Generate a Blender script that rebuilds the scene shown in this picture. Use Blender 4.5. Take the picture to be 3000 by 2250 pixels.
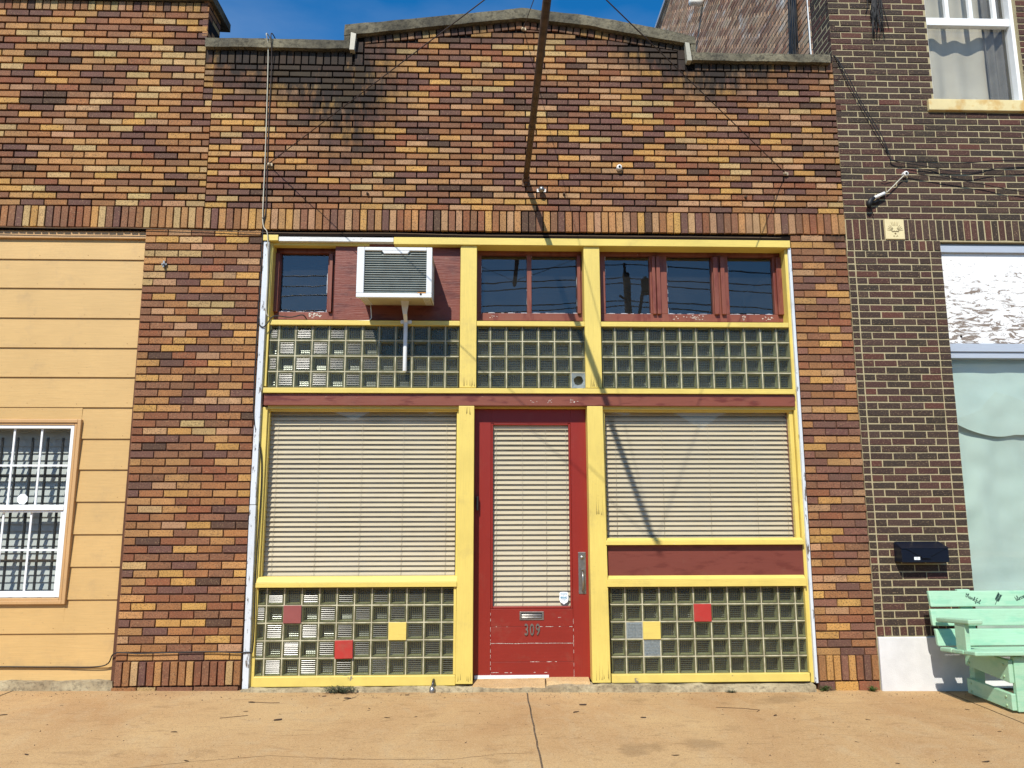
import bpy, bmesh, math, random
from mathutils import Vector, Matrix, noise
random.seed(7)
R = math.radians
for o in list(bpy.data.objects): bpy.data.objects.remove(o)
S = bpy.context.scene
COL = S.collection

# ------------------------------------------------------------------ camera, sky, sun, exposure
pit, yaw, rol = 0.16092276, 0.03039649, -0.00181278
fw = Vector((math.sin(yaw)*math.cos(pit), math.cos(yaw)*math.cos(pit), math.sin(pit)))
rt0 = Vector((math.cos(yaw), -math.sin(yaw), 0)); up0 = rt0.cross(fw)
rt = rt0*math.cos(rol)+up0*math.sin(rol); up = -rt0*math.sin(rol)+up0*math.cos(rol)
cd = bpy.data.cameras.new('camera'); cam = bpy.data.objects.new('camera', cd); COL.objects.link(cam)
CY, CZ = -6.6, 1.54
cam.matrix_world = Matrix(((rt.x, up.x, -fw.x, 0), (rt.y, up.y, -fw.y, CY), (rt.z, up.z, -fw.z, CZ), (0, 0, 0, 1)))
cd.sensor_width = 36; cd.lens = 36*2200/3000; cd.clip_start = .05; cd.clip_end = 2000
S.camera = cam
SUNTO = Vector((-.37, -1, 1.10)).normalized()
w = bpy.data.worlds.new("World"); S.world = w; w.use_nodes = True
nt = w.node_tree; bg = nt.nodes['Background']
sky = nt.nodes.new('ShaderNodeTexSky'); sky.sky_type = 'NISHITA'; sky.sun_disc = False
sky.sun_elevation = math.asin(SUNTO.z); sky.sun_rotation = math.atan2(SUNTO.x, SUNTO.y) % (2*math.pi)
sky.air_density = 1.0; sky.dust_density = .3; sky.ozone_density = 3.0
hs = nt.nodes.new('ShaderNodeHueSaturation'); hs.inputs['Saturation'].default_value = 1.4; hs.inputs['Value'].default_value = 1.5
nt.links.new(sky.outputs[0], hs.inputs['Color']); tcw = nt.nodes.new('ShaderNodeTexCoord'); mpw = nt.nodes.new('ShaderNodeMapping'); mpw.inputs['Scale'].default_value = (1.2, 1, 4); mpw.inputs['Rotation'].default_value = (0, R(25), 0)
nzw = nt.nodes.new('ShaderNodeTexNoise'); nzw.inputs['Scale'].default_value = 2.2; nzw.inputs['Detail'].default_value = 6
rw = nt.nodes.new('ShaderNodeMapRange'); rw.inputs['From Min'].default_value = .42; rw.inputs['From Max'].default_value = .75; rw.inputs['To Max'].default_value = .17
mw = nt.nodes.new('ShaderNodeMix'); mw.data_type = 'RGBA'; mw.inputs[7].default_value = (7.5, 8.2, 9.0, 1)      # thin high cloud
nt.links.new(tcw.outputs['Generated'], mpw.inputs[0]); nt.links.new(mpw.outputs[0], nzw.inputs['Vector']); nt.links.new(nzw.outputs['Fac'], rw.inputs['Value'])
nt.links.new(rw.outputs[0], mw.inputs[0]); nt.links.new(hs.outputs[0], mw.inputs[6]); nt.links.new(mw.outputs[2], bg.inputs[0]); bg.inputs[1].default_value = .10
sd = bpy.data.lights.new('sun', 'SUN'); sd.energy = 5.0; sd.angle = R(.53); sd.color = (1, .95, .85)
so = bpy.data.objects.new('sun', sd); COL.objects.link(so); so.location = (-4, -10, 12)
so.rotation_euler = SUNTO.to_track_quat('Z', 'Y').to_euler()
S.view_settings.view_transform = 'Standard'; S.view_settings.look = 'None'
S.view_settings.exposure = .16; S.view_settings.gamma = 1
try:
    S.cycles.transparent_max_bounces = 16; S.cycles.max_bounces = 6; S.cycles.sample_clamp_indirect = 4
except Exception: pass

# ------------------------------------------------------------------ helpers
def lin(r, g, b, k=1.0):
    f = lambda c: ((c/255+.055)/1.055)**2.4 if c > 10 else c/255/12.92
    return (f(r)*k, f(g)*k, f(b)*k)
def SX(x, Y): return x*(Y-CY)/(-CY)                 # a facade measurement moved to its own depth
def SZ(z, Y): return CZ+(z-CZ)*(Y-CY)/(-CY)
def gz(x): return .02-.0083*x                       # the pavement falls a little to the right

class MB:
    def __init__(s): s.v = []; s.f = []; s.m = []; s.c = []; s.hascol = False; s.sm = []
    def face(s, idx, m=0, smooth=False): s.f.append(idx); s.m.append(m); s.sm.append(smooth)
    def quad(s, a, b, c, d, m=0):
        n = len(s.v); s.v += [a, b, c, d]; s.face((n, n+1, n+2, n+3), m); return s
    def box(s, x0, x1, y0, y1, z0, z1, m=0):
        n = len(s.v)
        s.v += [(x0, y0, z0), (x1, y0, z0), (x1, y1, z0), (x0, y1, z0), (x0, y0, z1), (x1, y0, z1), (x1, y1, z1), (x0, y1, z1)]
        for q in ((0, 3, 2, 1), (4, 5, 6, 7), (0, 1, 5, 4), (1, 2, 6, 5), (2, 3, 7, 6), (3, 0, 4, 7)): s.face(tuple(n+i for i in q), m)
        return s
    def hexa(s, p, m=0):                             # 8 points: 4 bottom (ccw from above), 4 top
        n = len(s.v); s.v += [tuple(q) for q in p]
        for q in ((0, 3, 2, 1), (4, 5, 6, 7), (0, 1, 5, 4), (1, 2, 6, 5), (2, 3, 7, 6), (3, 0, 4, 7)): s.face(tuple(n+i for i in q), m)
        return s
    def tube(s, pts, r, seg=8, m=0, cap=True):
        pts = [Vector(p) for p in pts]; rs = r if isinstance(r, (list, tuple)) else [r]*len(pts)
        prev = None; rings = []
        for i, p in enumerate(pts):
            d = (pts[min(i+1, len(pts)-1)]-pts[max(i-1, 0)]).normalized()
            a = prev if prev else (Vector((0, 0, 1)) if abs(d.z) < .9 else Vector((1, 0, 0)))
            u = (a-d*a.dot(d)).normalized(); prev = u; v = d.cross(u); n = len(s.v)
            for k in range(seg):
                t = 2*math.pi*k/seg; s.v.append(tuple(p+(u*math.cos(t)+v*math.sin(t))*rs[i]))
            rings.append(n)
        for a, b in zip(rings, rings[1:]):
            for k in range(seg): s.face((a+k, a+(k+1) % seg, b+(k+1) % seg, b+k), m, True)
        if cap:
            s.face(tuple(rings[0]+k for k in reversed(range(seg))), m); s.face(tuple(rings[-1]+k for k in range(seg)), m)
        return s
    def lathe(s, o, axis, prof, seg=16, m=0):        # prof: (distance along axis, radius)
        o = Vector(o); d = Vector(axis).normalized()
        return s.tube([o+d*a for a, _ in prof], [max(q, .0003) for _, q in prof], seg, m)
    def prism(s, pts, y0, y1, m=0):                  # outline in x,z (counter clockwise seen from the front)
        n = len(s.v); k = len(pts)
        s.v += [(x, y0, z) for x, z in pts]+[(x, y1, z) for x, z in pts]
        s.face(tuple(range(n, n+k)), m); s.face(tuple(reversed(range(n+k, n+2*k))), m)
        for i in range(k): s.face((n+(i+1) % k, n+i, n+k+i, n+k+(i+1) % k), m)
        return s

WL = {}
def base_of(p):
    v = Vector((0, 0, 0))
    while p is not None: v += Vector(WL.get(p.name, (0, 0, 0))); p = p.parent
    return v
def put(name, mb, mats, parent=None, bevel=0, label=None, smooth=False):
    me = bpy.data.meshes.new(name); off = base_of(parent)
    me.from_pydata([(a[0]-off.x, a[1]-off.y, a[2]-off.z) for a in mb.v], [], mb.f)
    if not isinstance(mats, (list, tuple)): mats = [mats]
    for m_ in mats: me.materials.append(m_)
    me.polygons.foreach_set('material_index', mb.m)
    me.polygons.foreach_set('use_smooth', [True]*len(mb.f) if smooth else mb.sm)
    if mb.hascol:
        a = me.color_attributes.new('Col', 'FLOAT_COLOR', 'POINT')
        a.data.foreach_set('color', [c for q in mb.c for c in q])
    me.update()
    o = bpy.data.objects.new(name, me); COL.objects.link(o); o.parent = parent
    if bevel:
        b = o.modifiers.new('bevel', 'BEVEL'); b.width = bevel; b.segments = 2; b.limit_method = 'ANGLE'
    if label: o['label'] = label
    return o
def thing(name, label, cat, loc=(0, 0, 0), group=None):
    o = bpy.data.objects.new(name, None); COL.objects.link(o); o.location = loc; WL[o.name] = loc
    o.empty_display_size = .1
    o['label'] = label; o['category'] = cat
    if group: o['group'] = group
    return o
def tag(o, label, cat, group=None):
    o['label'] = label; o['category'] = cat
    if group: o['group'] = group
    return o
def struct(o, kind='structure'): o['kind'] = kind; return o
def slack(p, q, sag, n=14, wob=0):
    p, q = Vector(p), Vector(q); out = []
    for i in range(n+1):
        t = i/n; a = p.lerp(q, t); a.z -= sag*4*t*(1-t)
        if wob: a += Vector((noise.noise((t*9, wob, 0)), noise.noise((t*9, 0, wob))*.3, 0))*wob
        out.append(a)
    return out
def text_mesh(body, size, mat, name, parent, origin, sx=1, depth=.002, align='CENTER', ry=0, spacing=1.0, bold=0):
    cu = bpy.data.curves.new(name, 'FONT'); cu.body = body; cu.size = size; cu.extrude = depth; cu.align_x = align; cu.align_y = 'CENTER'
    cu.space_character = spacing; cu.offset = bold
    t = bpy.data.objects.new('tmp', cu); COL.objects.link(t)
    bpy.context.view_layer.update()
    me = bpy.data.meshes.new_from_object(t.evaluated_get(bpy.context.evaluated_depsgraph_get()))
    bpy.data.objects.remove(t)
    off = base_of(parent)
    M = Matrix.Translation(Vector(origin)-off) @ Matrix.Rotation(ry, 4, 'Y') @ Matrix.Rotation(R(90), 4, 'X') @ Matrix.Scale(sx, 4, (1, 0, 0))
    me.transform(M); me.materials.clear(); me.materials.append(mat)
    o = bpy.data.objects.new(name, me); COL.objects.link(o); o.parent = parent
    return o

# ------------------------------------------------------------------ materials
class NT:
    def __init__(s, name):
        s.m = bpy.data.materials.new(name); s.m.use_nodes = True; s.t = s.m.node_tree; s.N = s.t.nodes; s.L = s.t.links
        s.b = s.N['Principled BSDF']; s.out = s.N['Material Output']; s.tc = s.N.new('ShaderNodeTexCoord').outputs['Object']
    def link(s, a, b): s.L.new(a, b)
    def noise(s, scale, det=4, rough=.55, stretch=None, dist=0, off=0):
        n = s.N.new('ShaderNodeTexNoise'); n.inputs['Scale'].default_value = scale; n.inputs['Detail'].default_value = det
        n.inputs['Roughness'].default_value = rough; n.inputs['Distortion'].default_value = dist
        mp = s.N.new('ShaderNodeMapping'); mp.inputs['Scale'].default_value = stretch or (1, 1, 1); mp.inputs['Location'].default_value = (off, off*.7, off*1.3)
        s.link(s.tc, mp.inputs[0]); s.link(mp.outputs[0], n.inputs['Vector']); return n.outputs['Fac']
    def ramp(s, fac, a, b, lo=0.0, hi=1.0):
        r = s.N.new('ShaderNodeMapRange'); r.inputs['From Min'].default_value = a; r.inputs['From Max'].default_value = b
        r.inputs['To Min'].default_value = lo; r.inputs['To Max'].default_value = hi; s.link(fac, r.inputs['Value']); return r.outputs[0]
    def mix(s, fac, a, b, mode='MIX'):
        m = s.N.new('ShaderNodeMix'); m.data_type = 'RGBA'; m.blend_type = mode
        for v, i in ((fac, 0), (a, 6), (b, 7)):
            if hasattr(v, 'links'): s.link(v, m.inputs[i])
            elif i == 0: m.inputs[0].default_value = v
            else: m.inputs[i].default_value = (*v[:3], 1)
        return m.outputs[2]
    def math(s, op, a, b=0.0):
        m = s.N.new('ShaderNodeMath'); m.operation = op
        for v, i in ((a, 0), (b, 1)):
            if hasattr(v, 'links'): s.link(v, m.inputs[i])
            else: m.inputs[i].default_value = v
        return m.outputs[0]
    def bump(s, h, strength=.4, dist=.003):
        b = s.N.new('ShaderNodeBump'); b.inputs['Strength'].default_value = strength; b.inputs['Distance'].default_value = dist
        s.link(h, b.inputs['Height']); s.link(b.outputs[0], s.b.inputs['Normal'])
    def fin(s, col=None, rough=.7, metal=0, spec=.4):
        if col is not None:
            if hasattr(col, 'links'): s.link(col, s.b.inputs['Base Color'])
            else: s.b.inputs['Base Color'].default_value = (*col, 1)
        s.b.inputs['Roughness'].default_value = rough; s.b.inputs['Metallic'].default_value = metal
        s.b.inputs['Specular IOR Level'].default_value = spec
        return s.m
def mul(c, k): return tuple(x*k for x in c)
def plain(name, col, rough=.6, metal=0, var=.15, scale=8, bump=0, spec=.4):
    n = NT(name); f = n.noise(scale, 5); c = n.mix(n.ramp(f, .3, .7), mul(col, 1-var), mul(col, 1+var))
    if bump: n.bump(n.noise(scale*12, 4), bump, .002)
    return n.fin(c, rough, metal, spec)
GR = {'x': (1, 12, 22), 'z': (22, 12, 1), 'y': (12, 1, 22), None: (1, 1, 1)}
def paint(name, col, grain='x', var=.10, wear=None, chip=None, chipamt=.0, dirt=.25, rough=.45, bump=.35, chipscale=9, spec=.4, chipst=None):
    n = NT(name); st = GR[grain]
    big = n.noise(2.2, 4); g = n.noise(6, 5, .6, st)
    c = n.mix(n.ramp(big, .3, .7), mul(col, 1-var), mul(col, 1+var*.6))
    c = n.mix(n.ramp(g, .35, .7, 0, .35), c, mul(col, .72))
    if wear: c = n.mix(n.ramp(n.noise(4.5, 6, .6, (st[0]**.4, 1, st[2]**.4)), .52, .62, 0, .85), c, wear)
    c = n.mix(n.ramp(n.noise(60, 3, .5, off=3), .68, .76, 0, dirt), c, (.10, .07, .045))
    c = n.mix(n.ramp(n.noise(5, 5, .7, off=9), .55, .8, 0, dirt), c, (.20, .15, .10))
    if chip:
        k = n.ramp(n.noise(chipscale, 8, .7, chipst or tuple(x**.5 for x in st), off=5), .68-chipamt, .70-chipamt); c = n.mix(k, c, chip)
        h = n.math('SUBTRACT', g, k)
    else: h = g
    n.bump(h, bump, .003); return n.fin(c, rough, 0, spec)

YEL = lin(230, 206, 110, .88); MAR = lin(142, 80, 62, .78); REDC = lin(150, 46, 36, .80); WHT = (.72, .74, .74)
M = {}
M['yellow_h'] = paint('yellow_paint_h', YEL, 'x', chip=lin(225, 215, 185, .8), chipamt=.0)
M['yellow_v'] = paint('yellow_paint_v', YEL, 'z', chip=lin(110, 85, 40, .7), chipamt=-.01, chipst=(9, 4, 1.2))
M['yellow_rough'] = paint('yellow_paint_on_plaster', YEL, None, chip=lin(160, 145, 120, .8), chipamt=.03, bump=.8, chipscale=5)
M['maroon_h'] = paint('faded_maroon_paint_h', MAR, 'x', wear=lin(108, 46, 38, .75), chip=lin(205, 165, 150, .8), chipamt=.005)
M['maroon_v'] = paint('faded_maroon_paint_v', MAR, 'z', wear=lin(120, 56, 44, .75), chip=lin(215, 200, 190, .8), chipamt=.0)
M['maroon_ply'] = paint('maroon_painted_plywood', lin(132, 66, 50, .76), 'x', wear=lin(105, 44, 34, .7), chip=lin(70, 30, 25, .6), chipamt=.02, bump=.9)
M['maroon_flat'] = paint('maroon_painted_board', lin(130, 68, 56, .78), 'x', var=.08, wear=lin(112, 54, 44, .76), bump=.15)
M['red_door'] = paint('red_door_paint', REDC, 'x', var=.08, chip=lin(230, 205, 200, .8), chipamt=-.035, bump=.25, rough=.4)
M['red_doorv'] = paint('red_door_paint_v', REDC, 'z', var=.06, bump=.15, rough=.38, dirt=.12)
M['white_old'] = paint('peeling_white_paint', lin(225, 232, 238, .85), 'z', chip=lin(120, 108, 96, .7), chipamt=.085, bump=.8, chipscale=7)
M['white_oldh'] = paint('peeling_white_paint_h', lin(228, 228, 224, .85), 'x', chip=lin(110, 95, 80, .7), chipamt=.05, bump=.7)
M['white'] = plain('white_vinyl', (.78, .80, .80), .35, var=.04)
M['white_metal'] = paint('white_painted_metal', (.74, .76, .76), None, var=.03, dirt=.2, rough=.35, bump=.05)
M['black'] = plain('black_rubber', (.012, .012, .013), .55)
M['wire'] = plain('dark_wire', (.03, .018, .014), .6)
M['whitewire'] = plain('old_white_wire', lin(205, 200, 180, .8), .6)
M['steel'] = plain('dull_steel', (.33, .32, .30), .38, .9, .2, 30, .2)
M['dark_steel'] = plain('dark_oily_steel', (.10, .095, .09), .4, .8, .3, 20, .2)
M['rust'] = plain('rusty_pipe', (.085, .052, .032), .75, .1, .5, 14, .5)
M['rustlt'] = plain('rust_spot', lin(190, 130, 60, .8), .8, 0, .3, 60)
M['porc'] = plain('white_porcelain', (.75, .74, .70), .25, 0, .05)
M['cream'] = paint('blind_slat_cream', lin(228, 213, 182, .80), 'x', var=.03, dirt=.10, bump=.03, rough=.5)
M['cord'] = plain('blind_cord', lin(205, 195, 170, .8), .8)
M['grey_blind'] = plain('grey_white_blind', lin(205, 208, 205, .8), .5, var=.05)
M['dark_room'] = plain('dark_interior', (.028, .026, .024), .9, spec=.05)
M['casing'] = paint('tan_window_casing', lin(216, 172, 118, .8), 'z', bump=.2, dirt=.3, chip=lin(120, 80, 45, .7), chipamt=-.03)
M['siding'] = paint('tan_painted_siding', lin(214, 176, 114, .84), 'x', var=.07, bump=.35, dirt=.30, rough=.6)
M['mint'] = paint('mint_green_paint', lin(176, 220, 186, .82), 'x', var=.06, wear=lin(154, 208, 174, .80), dirt=.14, bump=.4, rough=.5)
M['ink'] = plain('dark_green_lettering', lin(20, 60, 55, .6), .7)
M['plinth'] = plain('white_painted_concrete', (.62, .62, .615), .75, 0, .06, 10, 1.0)
M['mail'] = plain('navy_mailbox_metal', lin(14, 22, 38, .8), .35, .0, .1, 20, .1)
M['lime'] = paint('cream_limestone', lin(236, 220, 170, .85), None, var=.06, dirt=.2, bump=.5, rough=.8)
M['lime2'] = paint('stained_stone_sill', lin(232, 214, 160, .85), None, var=.08, wear=lin(215, 175, 105, .8), dirt=.25, bump=.5, rough=.8)
M['trimgrey'] = paint('pale_blue_grey_trim', lin(190, 200, 214, .8), 'x', var=.04, dirt=.2, bump=.2)
M['roof'] = plain('roof_felt', (.06, .06, .06), .9)
M['curtain'] = plain('grey_sheer_curtain', lin(190, 186, 172, .8), .9, 0, .08, 3)
M['cloth'] = plain('pale_aqua_cloth', lin(192, 216, 208, .84), .9, 0, .05, 2.5, .2)
M['leaf'] = plain('dry_leaf', (.045, .025, .014), .7, 0, .4, 40)
M['weed'] = plain('dusty_weed_leaf', lin(86, 92, 66, .7), .8, 0, .3, 60)
M['grass'] = plain('green_weed_leaf', lin(80, 110, 45, .7), .8, 0, .3, 60)
M['dish'] = plain('dark_dish_metal', lin(40, 66, 88, .7), .4, .2)
M['wood_pole'] = paint('weathered_pole_wood', (.05, .04, .03), 'z', rough=.9)
M['sticker'] = plain('white_sticker', (.82, .86, .88), .4, 0, .02)
M['blue'] = plain('blue_sticker_print', lin(30, 140, 175, .8), .5)
M['fins'] = plain('grey_fins', (.16, .17, .14), .5, .5, .3, 10)
M['fins_lt'] = plain('pale_grille_bar', (.40, .42, .37), .4, .2, .08, 10)
M['slot'] = plain('black_gap', (.006, .006, .006), .9)

def glass(name, ior=1.5, tint=(.9, .93, .92), dust=.03, rough=.0, dustcol=(.5, .5, .48), gcol=1.0, wob=.12):
    n = NT(name); n.N.remove(n.b)
    tr = n.N.new('ShaderNodeBsdfTransparent'); tr.inputs[0].default_value = (*tint, 1)
    gl = n.N.new('ShaderNodeBsdfGlossy'); gl.inputs['Roughness'].default_value = rough; gl.inputs['Color'].default_value = (gcol, gcol, gcol, 1)
    fr = n.N.new('ShaderNodeFresnel'); geo = n.N.new('ShaderNodeNewGeometry')
    n.link(n.ramp(geo.outputs['Backfacing'], 0, 1, ior, 1/ior), fr.inputs[0])
    m1 = n.N.new('ShaderNodeMixShader'); n.link(fr.outputs[0], m1.inputs[0]); n.link(tr.outputs[0], m1.inputs[1]); n.link(gl.outputs[0], m1.inputs[2])
    df = n.N.new('ShaderNodeBsdfDiffuse'); df.inputs[0].default_value = (*dustcol, 1)
    m2 = n.N.new('ShaderNodeMixShader'); n.link(n.ramp(n.noise(3, 5, .65), .3, .8, dust*.4, dust*1.8), m2.inputs[0]); n.link(m1.outputs[0], m2.inputs[1]); n.link(df.outputs[0], m2.inputs[2])
    b = n.N.new('ShaderNodeBump'); b.inputs['Strength'].default_value = wob; b.inputs['Distance'].default_value = .002
    n.link(n.noise(4, 1), b.inputs['Height']); n.link(b.outputs[0], gl.inputs['Normal'])
    n.link(m2.outputs[0], n.out.inputs[0]); return n.m
M['glass'] = glass('window_glass', 1.8, dust=.02)
M['glass_dusty'] = glass('dusty_window_glass', 1.5, (.92, .92, .9), .07)
M['block_front'] = glass('ribbed_block_glass', 1.6, (.82, .86, .80), .03, .15, (.5, .5, .42), .30)
def block_mats():
    n = NT('block_edge_and_rib_shade'); M['block_edge'] = n.fin(n.mix(n.noise(30), lin(70, 74, 52, .8), lin(118, 118, 84, .8)), .22, 0, .6)
    n = NT('block_inner_wall'); M['block_in'] = n.fin(n.mix(n.noise(20), lin(160, 158, 116, .85), lin(205, 202, 158, .85)), .3, 0, .4)
    n = NT('block_back_glass'); M['block_back'] = n.fin(n.mix(n.noise(6), (.014, .014, .012), (.045, .040, .030)), .2, 0, .9)
    n = NT('block_mortar'); f = n.noise(40, 5); n.bump(f, .5, .003); M['block_mortar'] = n.fin(n.mix(n.ramp(n.noise(14, 5), .35, .65), lin(214, 208, 176, .85), lin(176, 168, 138, .8)), .85)
    n = NT('blue_textured_glass'); M['block_blue'] = n.fin(n.mix(n.noise(70, 3), lin(92, 108, 116, .8), lin(168, 174, 170, .8)), .25, 0, .7)
block_mats()

def brick_mat(name, speck=.8, bump=.8, whitewash=0, spscale=120):
    n = NT(name); a = n.N.new('ShaderNodeAttribute'); a.attribute_name = 'Col'
    f = n.noise(spscale, 3, .6); c = n.mix(n.ramp(f, .50, .66, 0, speck), a.outputs['Color'], (.05, .03, .02))
    c = n.mix(n.ramp(n.noise(90, 3, .6, off=4), .56, .72, 0, .32), c, lin(235, 200, 150, .8))
    c = n.mix(n.ramp(n.noise(7, 5), .35, .75, 0, .30), c, (.07, .045, .03))
    c = n.mix(n.ramp(n.noise(1.1, 4, off=8), .45, .7, 0, .18), c, (.06, .04, .03))
    st = n.math('MULTIPLY', a.outputs['Alpha'], n.ramp(n.noise(5, 6, .65, (2.5, 1, .8)), .25, .62, .25, 1.25))
    st = n.ramp(st, .12, .75, 0, .93); c = n.mix(st, c, (.022, .019, .016))
    if whitewash:
        k = n.ramp(n.noise(3.2, 8, .72, (1, .5, 1)), .56, .66, 0, whitewash); c = n.mix(k, c, (.62, .60, .56))
    n.bump(n.noise(spscale*.9, 4, .7), bump, .003); return n.fin(c, .82, 0, .25)
M['brick'] = brick_mat('tapestry_brick')
M['brick_dark'] = brick_mat('dark_brown_brick', .35, .8, 0, 120)
M['brick_side'] = brick_mat('rough_side_brick', .3, .9, .85, 60)
def mortar(name, col, scale=60):
    n = NT(name); c = n.mix(n.noise(scale, 5), mul(col, .65), mul(col, 1.2)); n.bump(n.noise(120, 4), .6, .004); return n.fin(c, .9, 0, .2)
M['mortar'] = mortar('shaded_mortar', lin(34, 22, 17, .4)); M['mortar_lt'] = mortar('pale_mortar', lin(196, 182, 144, .78)); M['mortar_side'] = mortar('side_mortar', lin(176, 162, 142, .8))  # first mortar is near black: shade of the raked joints is in its colour
def conc(name, c1, c2, dark, amt, bump=1.0, sc=3):
    n = NT(name); c = n.mix(n.ramp(n.noise(sc, 6, .65), .35, .65), c1, c2)
    c = n.mix(n.ramp(n.noise(26, 6, .75), .48, .66, 0, amt), c, dark); c = n.mix(n.ramp(n.noise(2.1, 5, .7, off=4), .5, .72, 0, amt), c, dark)
    n.bump(n.noise(45, 8, .75), bump, .012); return n.fin(c, .92, 0, .2)
M['coping'] = conc('weathered_coping', lin(150, 142, 118, .75), lin(105, 100, 86, .7), (.02, .019, .017), .75)
M['footing'] = conc('rough_concrete_footing', lin(214, 200, 164, .82), lin(174, 156, 124, .78), (.05, .04, .03), .6)
def sidewalk_mat():
    n = NT('tan_sidewalk_concrete')
    c = n.mix(n.ramp(n.noise(.8, 6, .6, dist=.6), .35, .65), lin(212, 177, 126, .84), lin(194, 154, 106, .82))
    c = n.mix(n.ramp(n.noise(2.6, 6, .65, (1.5, .7, 1), dist=1.5, off=6), .5, .72, 0, .45), c, lin(214, 188, 146, .78))
    c = n.mix(n.ramp(n.noise(3.3, 7, .7, (.6, 2.2, 1), dist=2.5, off=2), .54, .72, 0, .42), c, lin(120, 88, 58, .7))
    c = n.mix(n.ramp(n.noise(240, 3, .6), .52, .68, 0, .55), c, lin(110, 80, 52, .6))
    c = n.mix(n.ramp(n.noise(300, 2, .6, off=5), .58, .7, 0, .5), c, lin(240, 215, 180, .8))
    c = n.mix(n.ramp(n.noise(75, 4, .7, off=15), .50, .70, 0, .38), c, lin(128, 96, 62, .6))
    c = n.mix(n.ramp(n.noise(48, 5, .75, off=19), .56, .70, 0, .35), c, lin(232, 208, 168, .8))
    # old damp marks: darker irregular stains
    c = n.mix(n.ramp(n.noise(1.7, 5, .6, off=11), .60, .68, 0, .30), c, lin(104, 78, 54, .6))
    n.bump(n.math('ADD', n.noise(260, 4, .7), n.noise(18, 5, .7)), .55, .004)
    return n.fin(c, .88, 0, .2)
M['sidewalk'] = sidewalk_mat()
M['joint'] = conc('gravelly_joint', (.10, .07, .05), (.24, .18, .12), (.02, .015, .01), .6, 1, 60)
M['crack'] = plain('crack_shadow', lin(90, 58, 34, .5), .95)
M['asphalt'] = conc('asphalt', (.05, .05, .05), (.07, .07, .068), (.03, .03, .03), .5, .6, 6)
M['earth'] = plain('dry_grass_ground', (.10, .09, .05), .95, 0, .3, .5)
def weathered_panel():
    n = NT('weathered_white_plywood')
    f = n.noise(7.5, 10, .75, (.7, 1, 2.4), dist=1.6); sep = n.N.new('ShaderNodeSeparateXYZ'); n.link(n.tc, sep.inputs[0])
    zf = n.ramp(sep.outputs[2], 3.0, 3.9, .0, .13); g = n.math('SUBTRACT', f, zf)
    c = n.mix(n.ramp(g, .47, .50), (.76, .76, .75), lin(146, 132, 120, .75)); n.bump(f, .6, .004); return n.fin(c, .8, 0, .2)
M['peel_panel'] = weathered_panel()
def add_sky_blocker():  # added unseen mass behind the camera, cuts the low sky light on the facade
    g = MB(); nx = 160
    for j in range(7):
        for i in range(nx+1):
            x = -80+160*i/nx; t = j/6; h = 6.6+1.6*noise.noise((x*.12, 0, 2))+1.2*noise.noise((x*.5, 0, 5))
            g.v.append((x+noise.noise((x, j, 1))*.6, -34+2.5*math.sin(t*2.2)+noise.noise((x*.4, t*3, 9))*1.6, -.3+h*math.sin(t*1.57)))
    for j in range(6):
        for i in range(nx): a = j*(nx+1)+i; g.face((a, a+1, a+nx+2, a+nx+1))
    struct(put('sky_blocker', g, plain('sky_blocker_green', (.035, .05, .02), .95, 0, .4, 1.5, .6)), 'stuff')
add_sky_blocker()

# ------------------------------------------------------------------ ground
mb = MB(); mb.quad((-300, -300, -.30), (300, -300, -.30), (300, 300, -.30), (-300, 300, -.30)); struct(put('ground', mb, M['earth']))
mb = MB(); mb.quad((-120, -16, -.17), (120, -16, -.17), (120, -4.3, -.17), (-120, -4.3, -.17)); struct(put('road', mb, M['asphalt']))
mb = MB(); mb.box(-120, 120, -18.5, -16, -.28, -.03); struct(put('far_sidewalk', mb, M['sidewalk']))
mb = MB(); J1, J2 = .317, 3.85
def slab(x0, x1):
    ny = 40
    for j in range(ny):
        ya, yb = -4.3+(4.5*j/ny), -4.3+(4.5*(j+1)/ny)
        def ed(x, y, s): return x+(s*.001+noise.noise((y*11, x, 0))*.007 if abs(x) < 50 and x not in (-9, 9) else 0)
        mb.quad((ed(x0, ya, 1), ya, gz(x0)), (ed(x1, ya, -1), ya, gz(x1)), (ed(x1, yb, -1), yb, gz(x1)), (ed(x0, yb, 1), yb, gz(x0)))
    mb.quad((x0, -4.3, -.2), (x1, -4.3, -.2), (x1, -4.3, gz(x1)), (x0, -4.3, gz(x0)))
for a, b in ((-9, -3.9), (-3.888, J1-.005), (J1+.005, J2-.004), (J2+.005, 7.5), (7.512, 9)): slab(a, b)
for j in (-3.894, J1, J2, 7.506): mb.quad((j-.02, -4.3, gz(j)-.006), (j+.02, -4.3, gz(j)-.006), (j+.02, .2, gz(j)-.006), (j-.02, .2, gz(j)-.006), 1)
crk = [(-3.1, -2.35), (-2.4, -1.98), (-1.77, -1.755), (-1.34, -1.65), (-.89, -1.714), (-.5, -1.73), (-.236, -1.732), (.094, -1.62), (.30, -1.615)]
pts = []
for (a, b), (c, d) in zip(crk, crk[1:]):
    for k in range(10): t = k/10; x = a+(c-a)*t; pts.append((x, b+(d-b)*t+noise.noise((x*14, 0, 0))*.012))
for (a, b), (c, d) in zip(pts, pts[1:]):
    wa = .0012+.0018*abs(noise.noise((a*5, 3, 0))); mb.quad((a, b-wa, gz(a)+.001), (c, d-wa, gz(c)+.001), (c, d+wa, gz(c)+.001), (a, b+wa, gz(a)+.001), 2)
struct(put('sidewalk', mb, [M['sidewalk'], M['joint'], M['crack']]))

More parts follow.
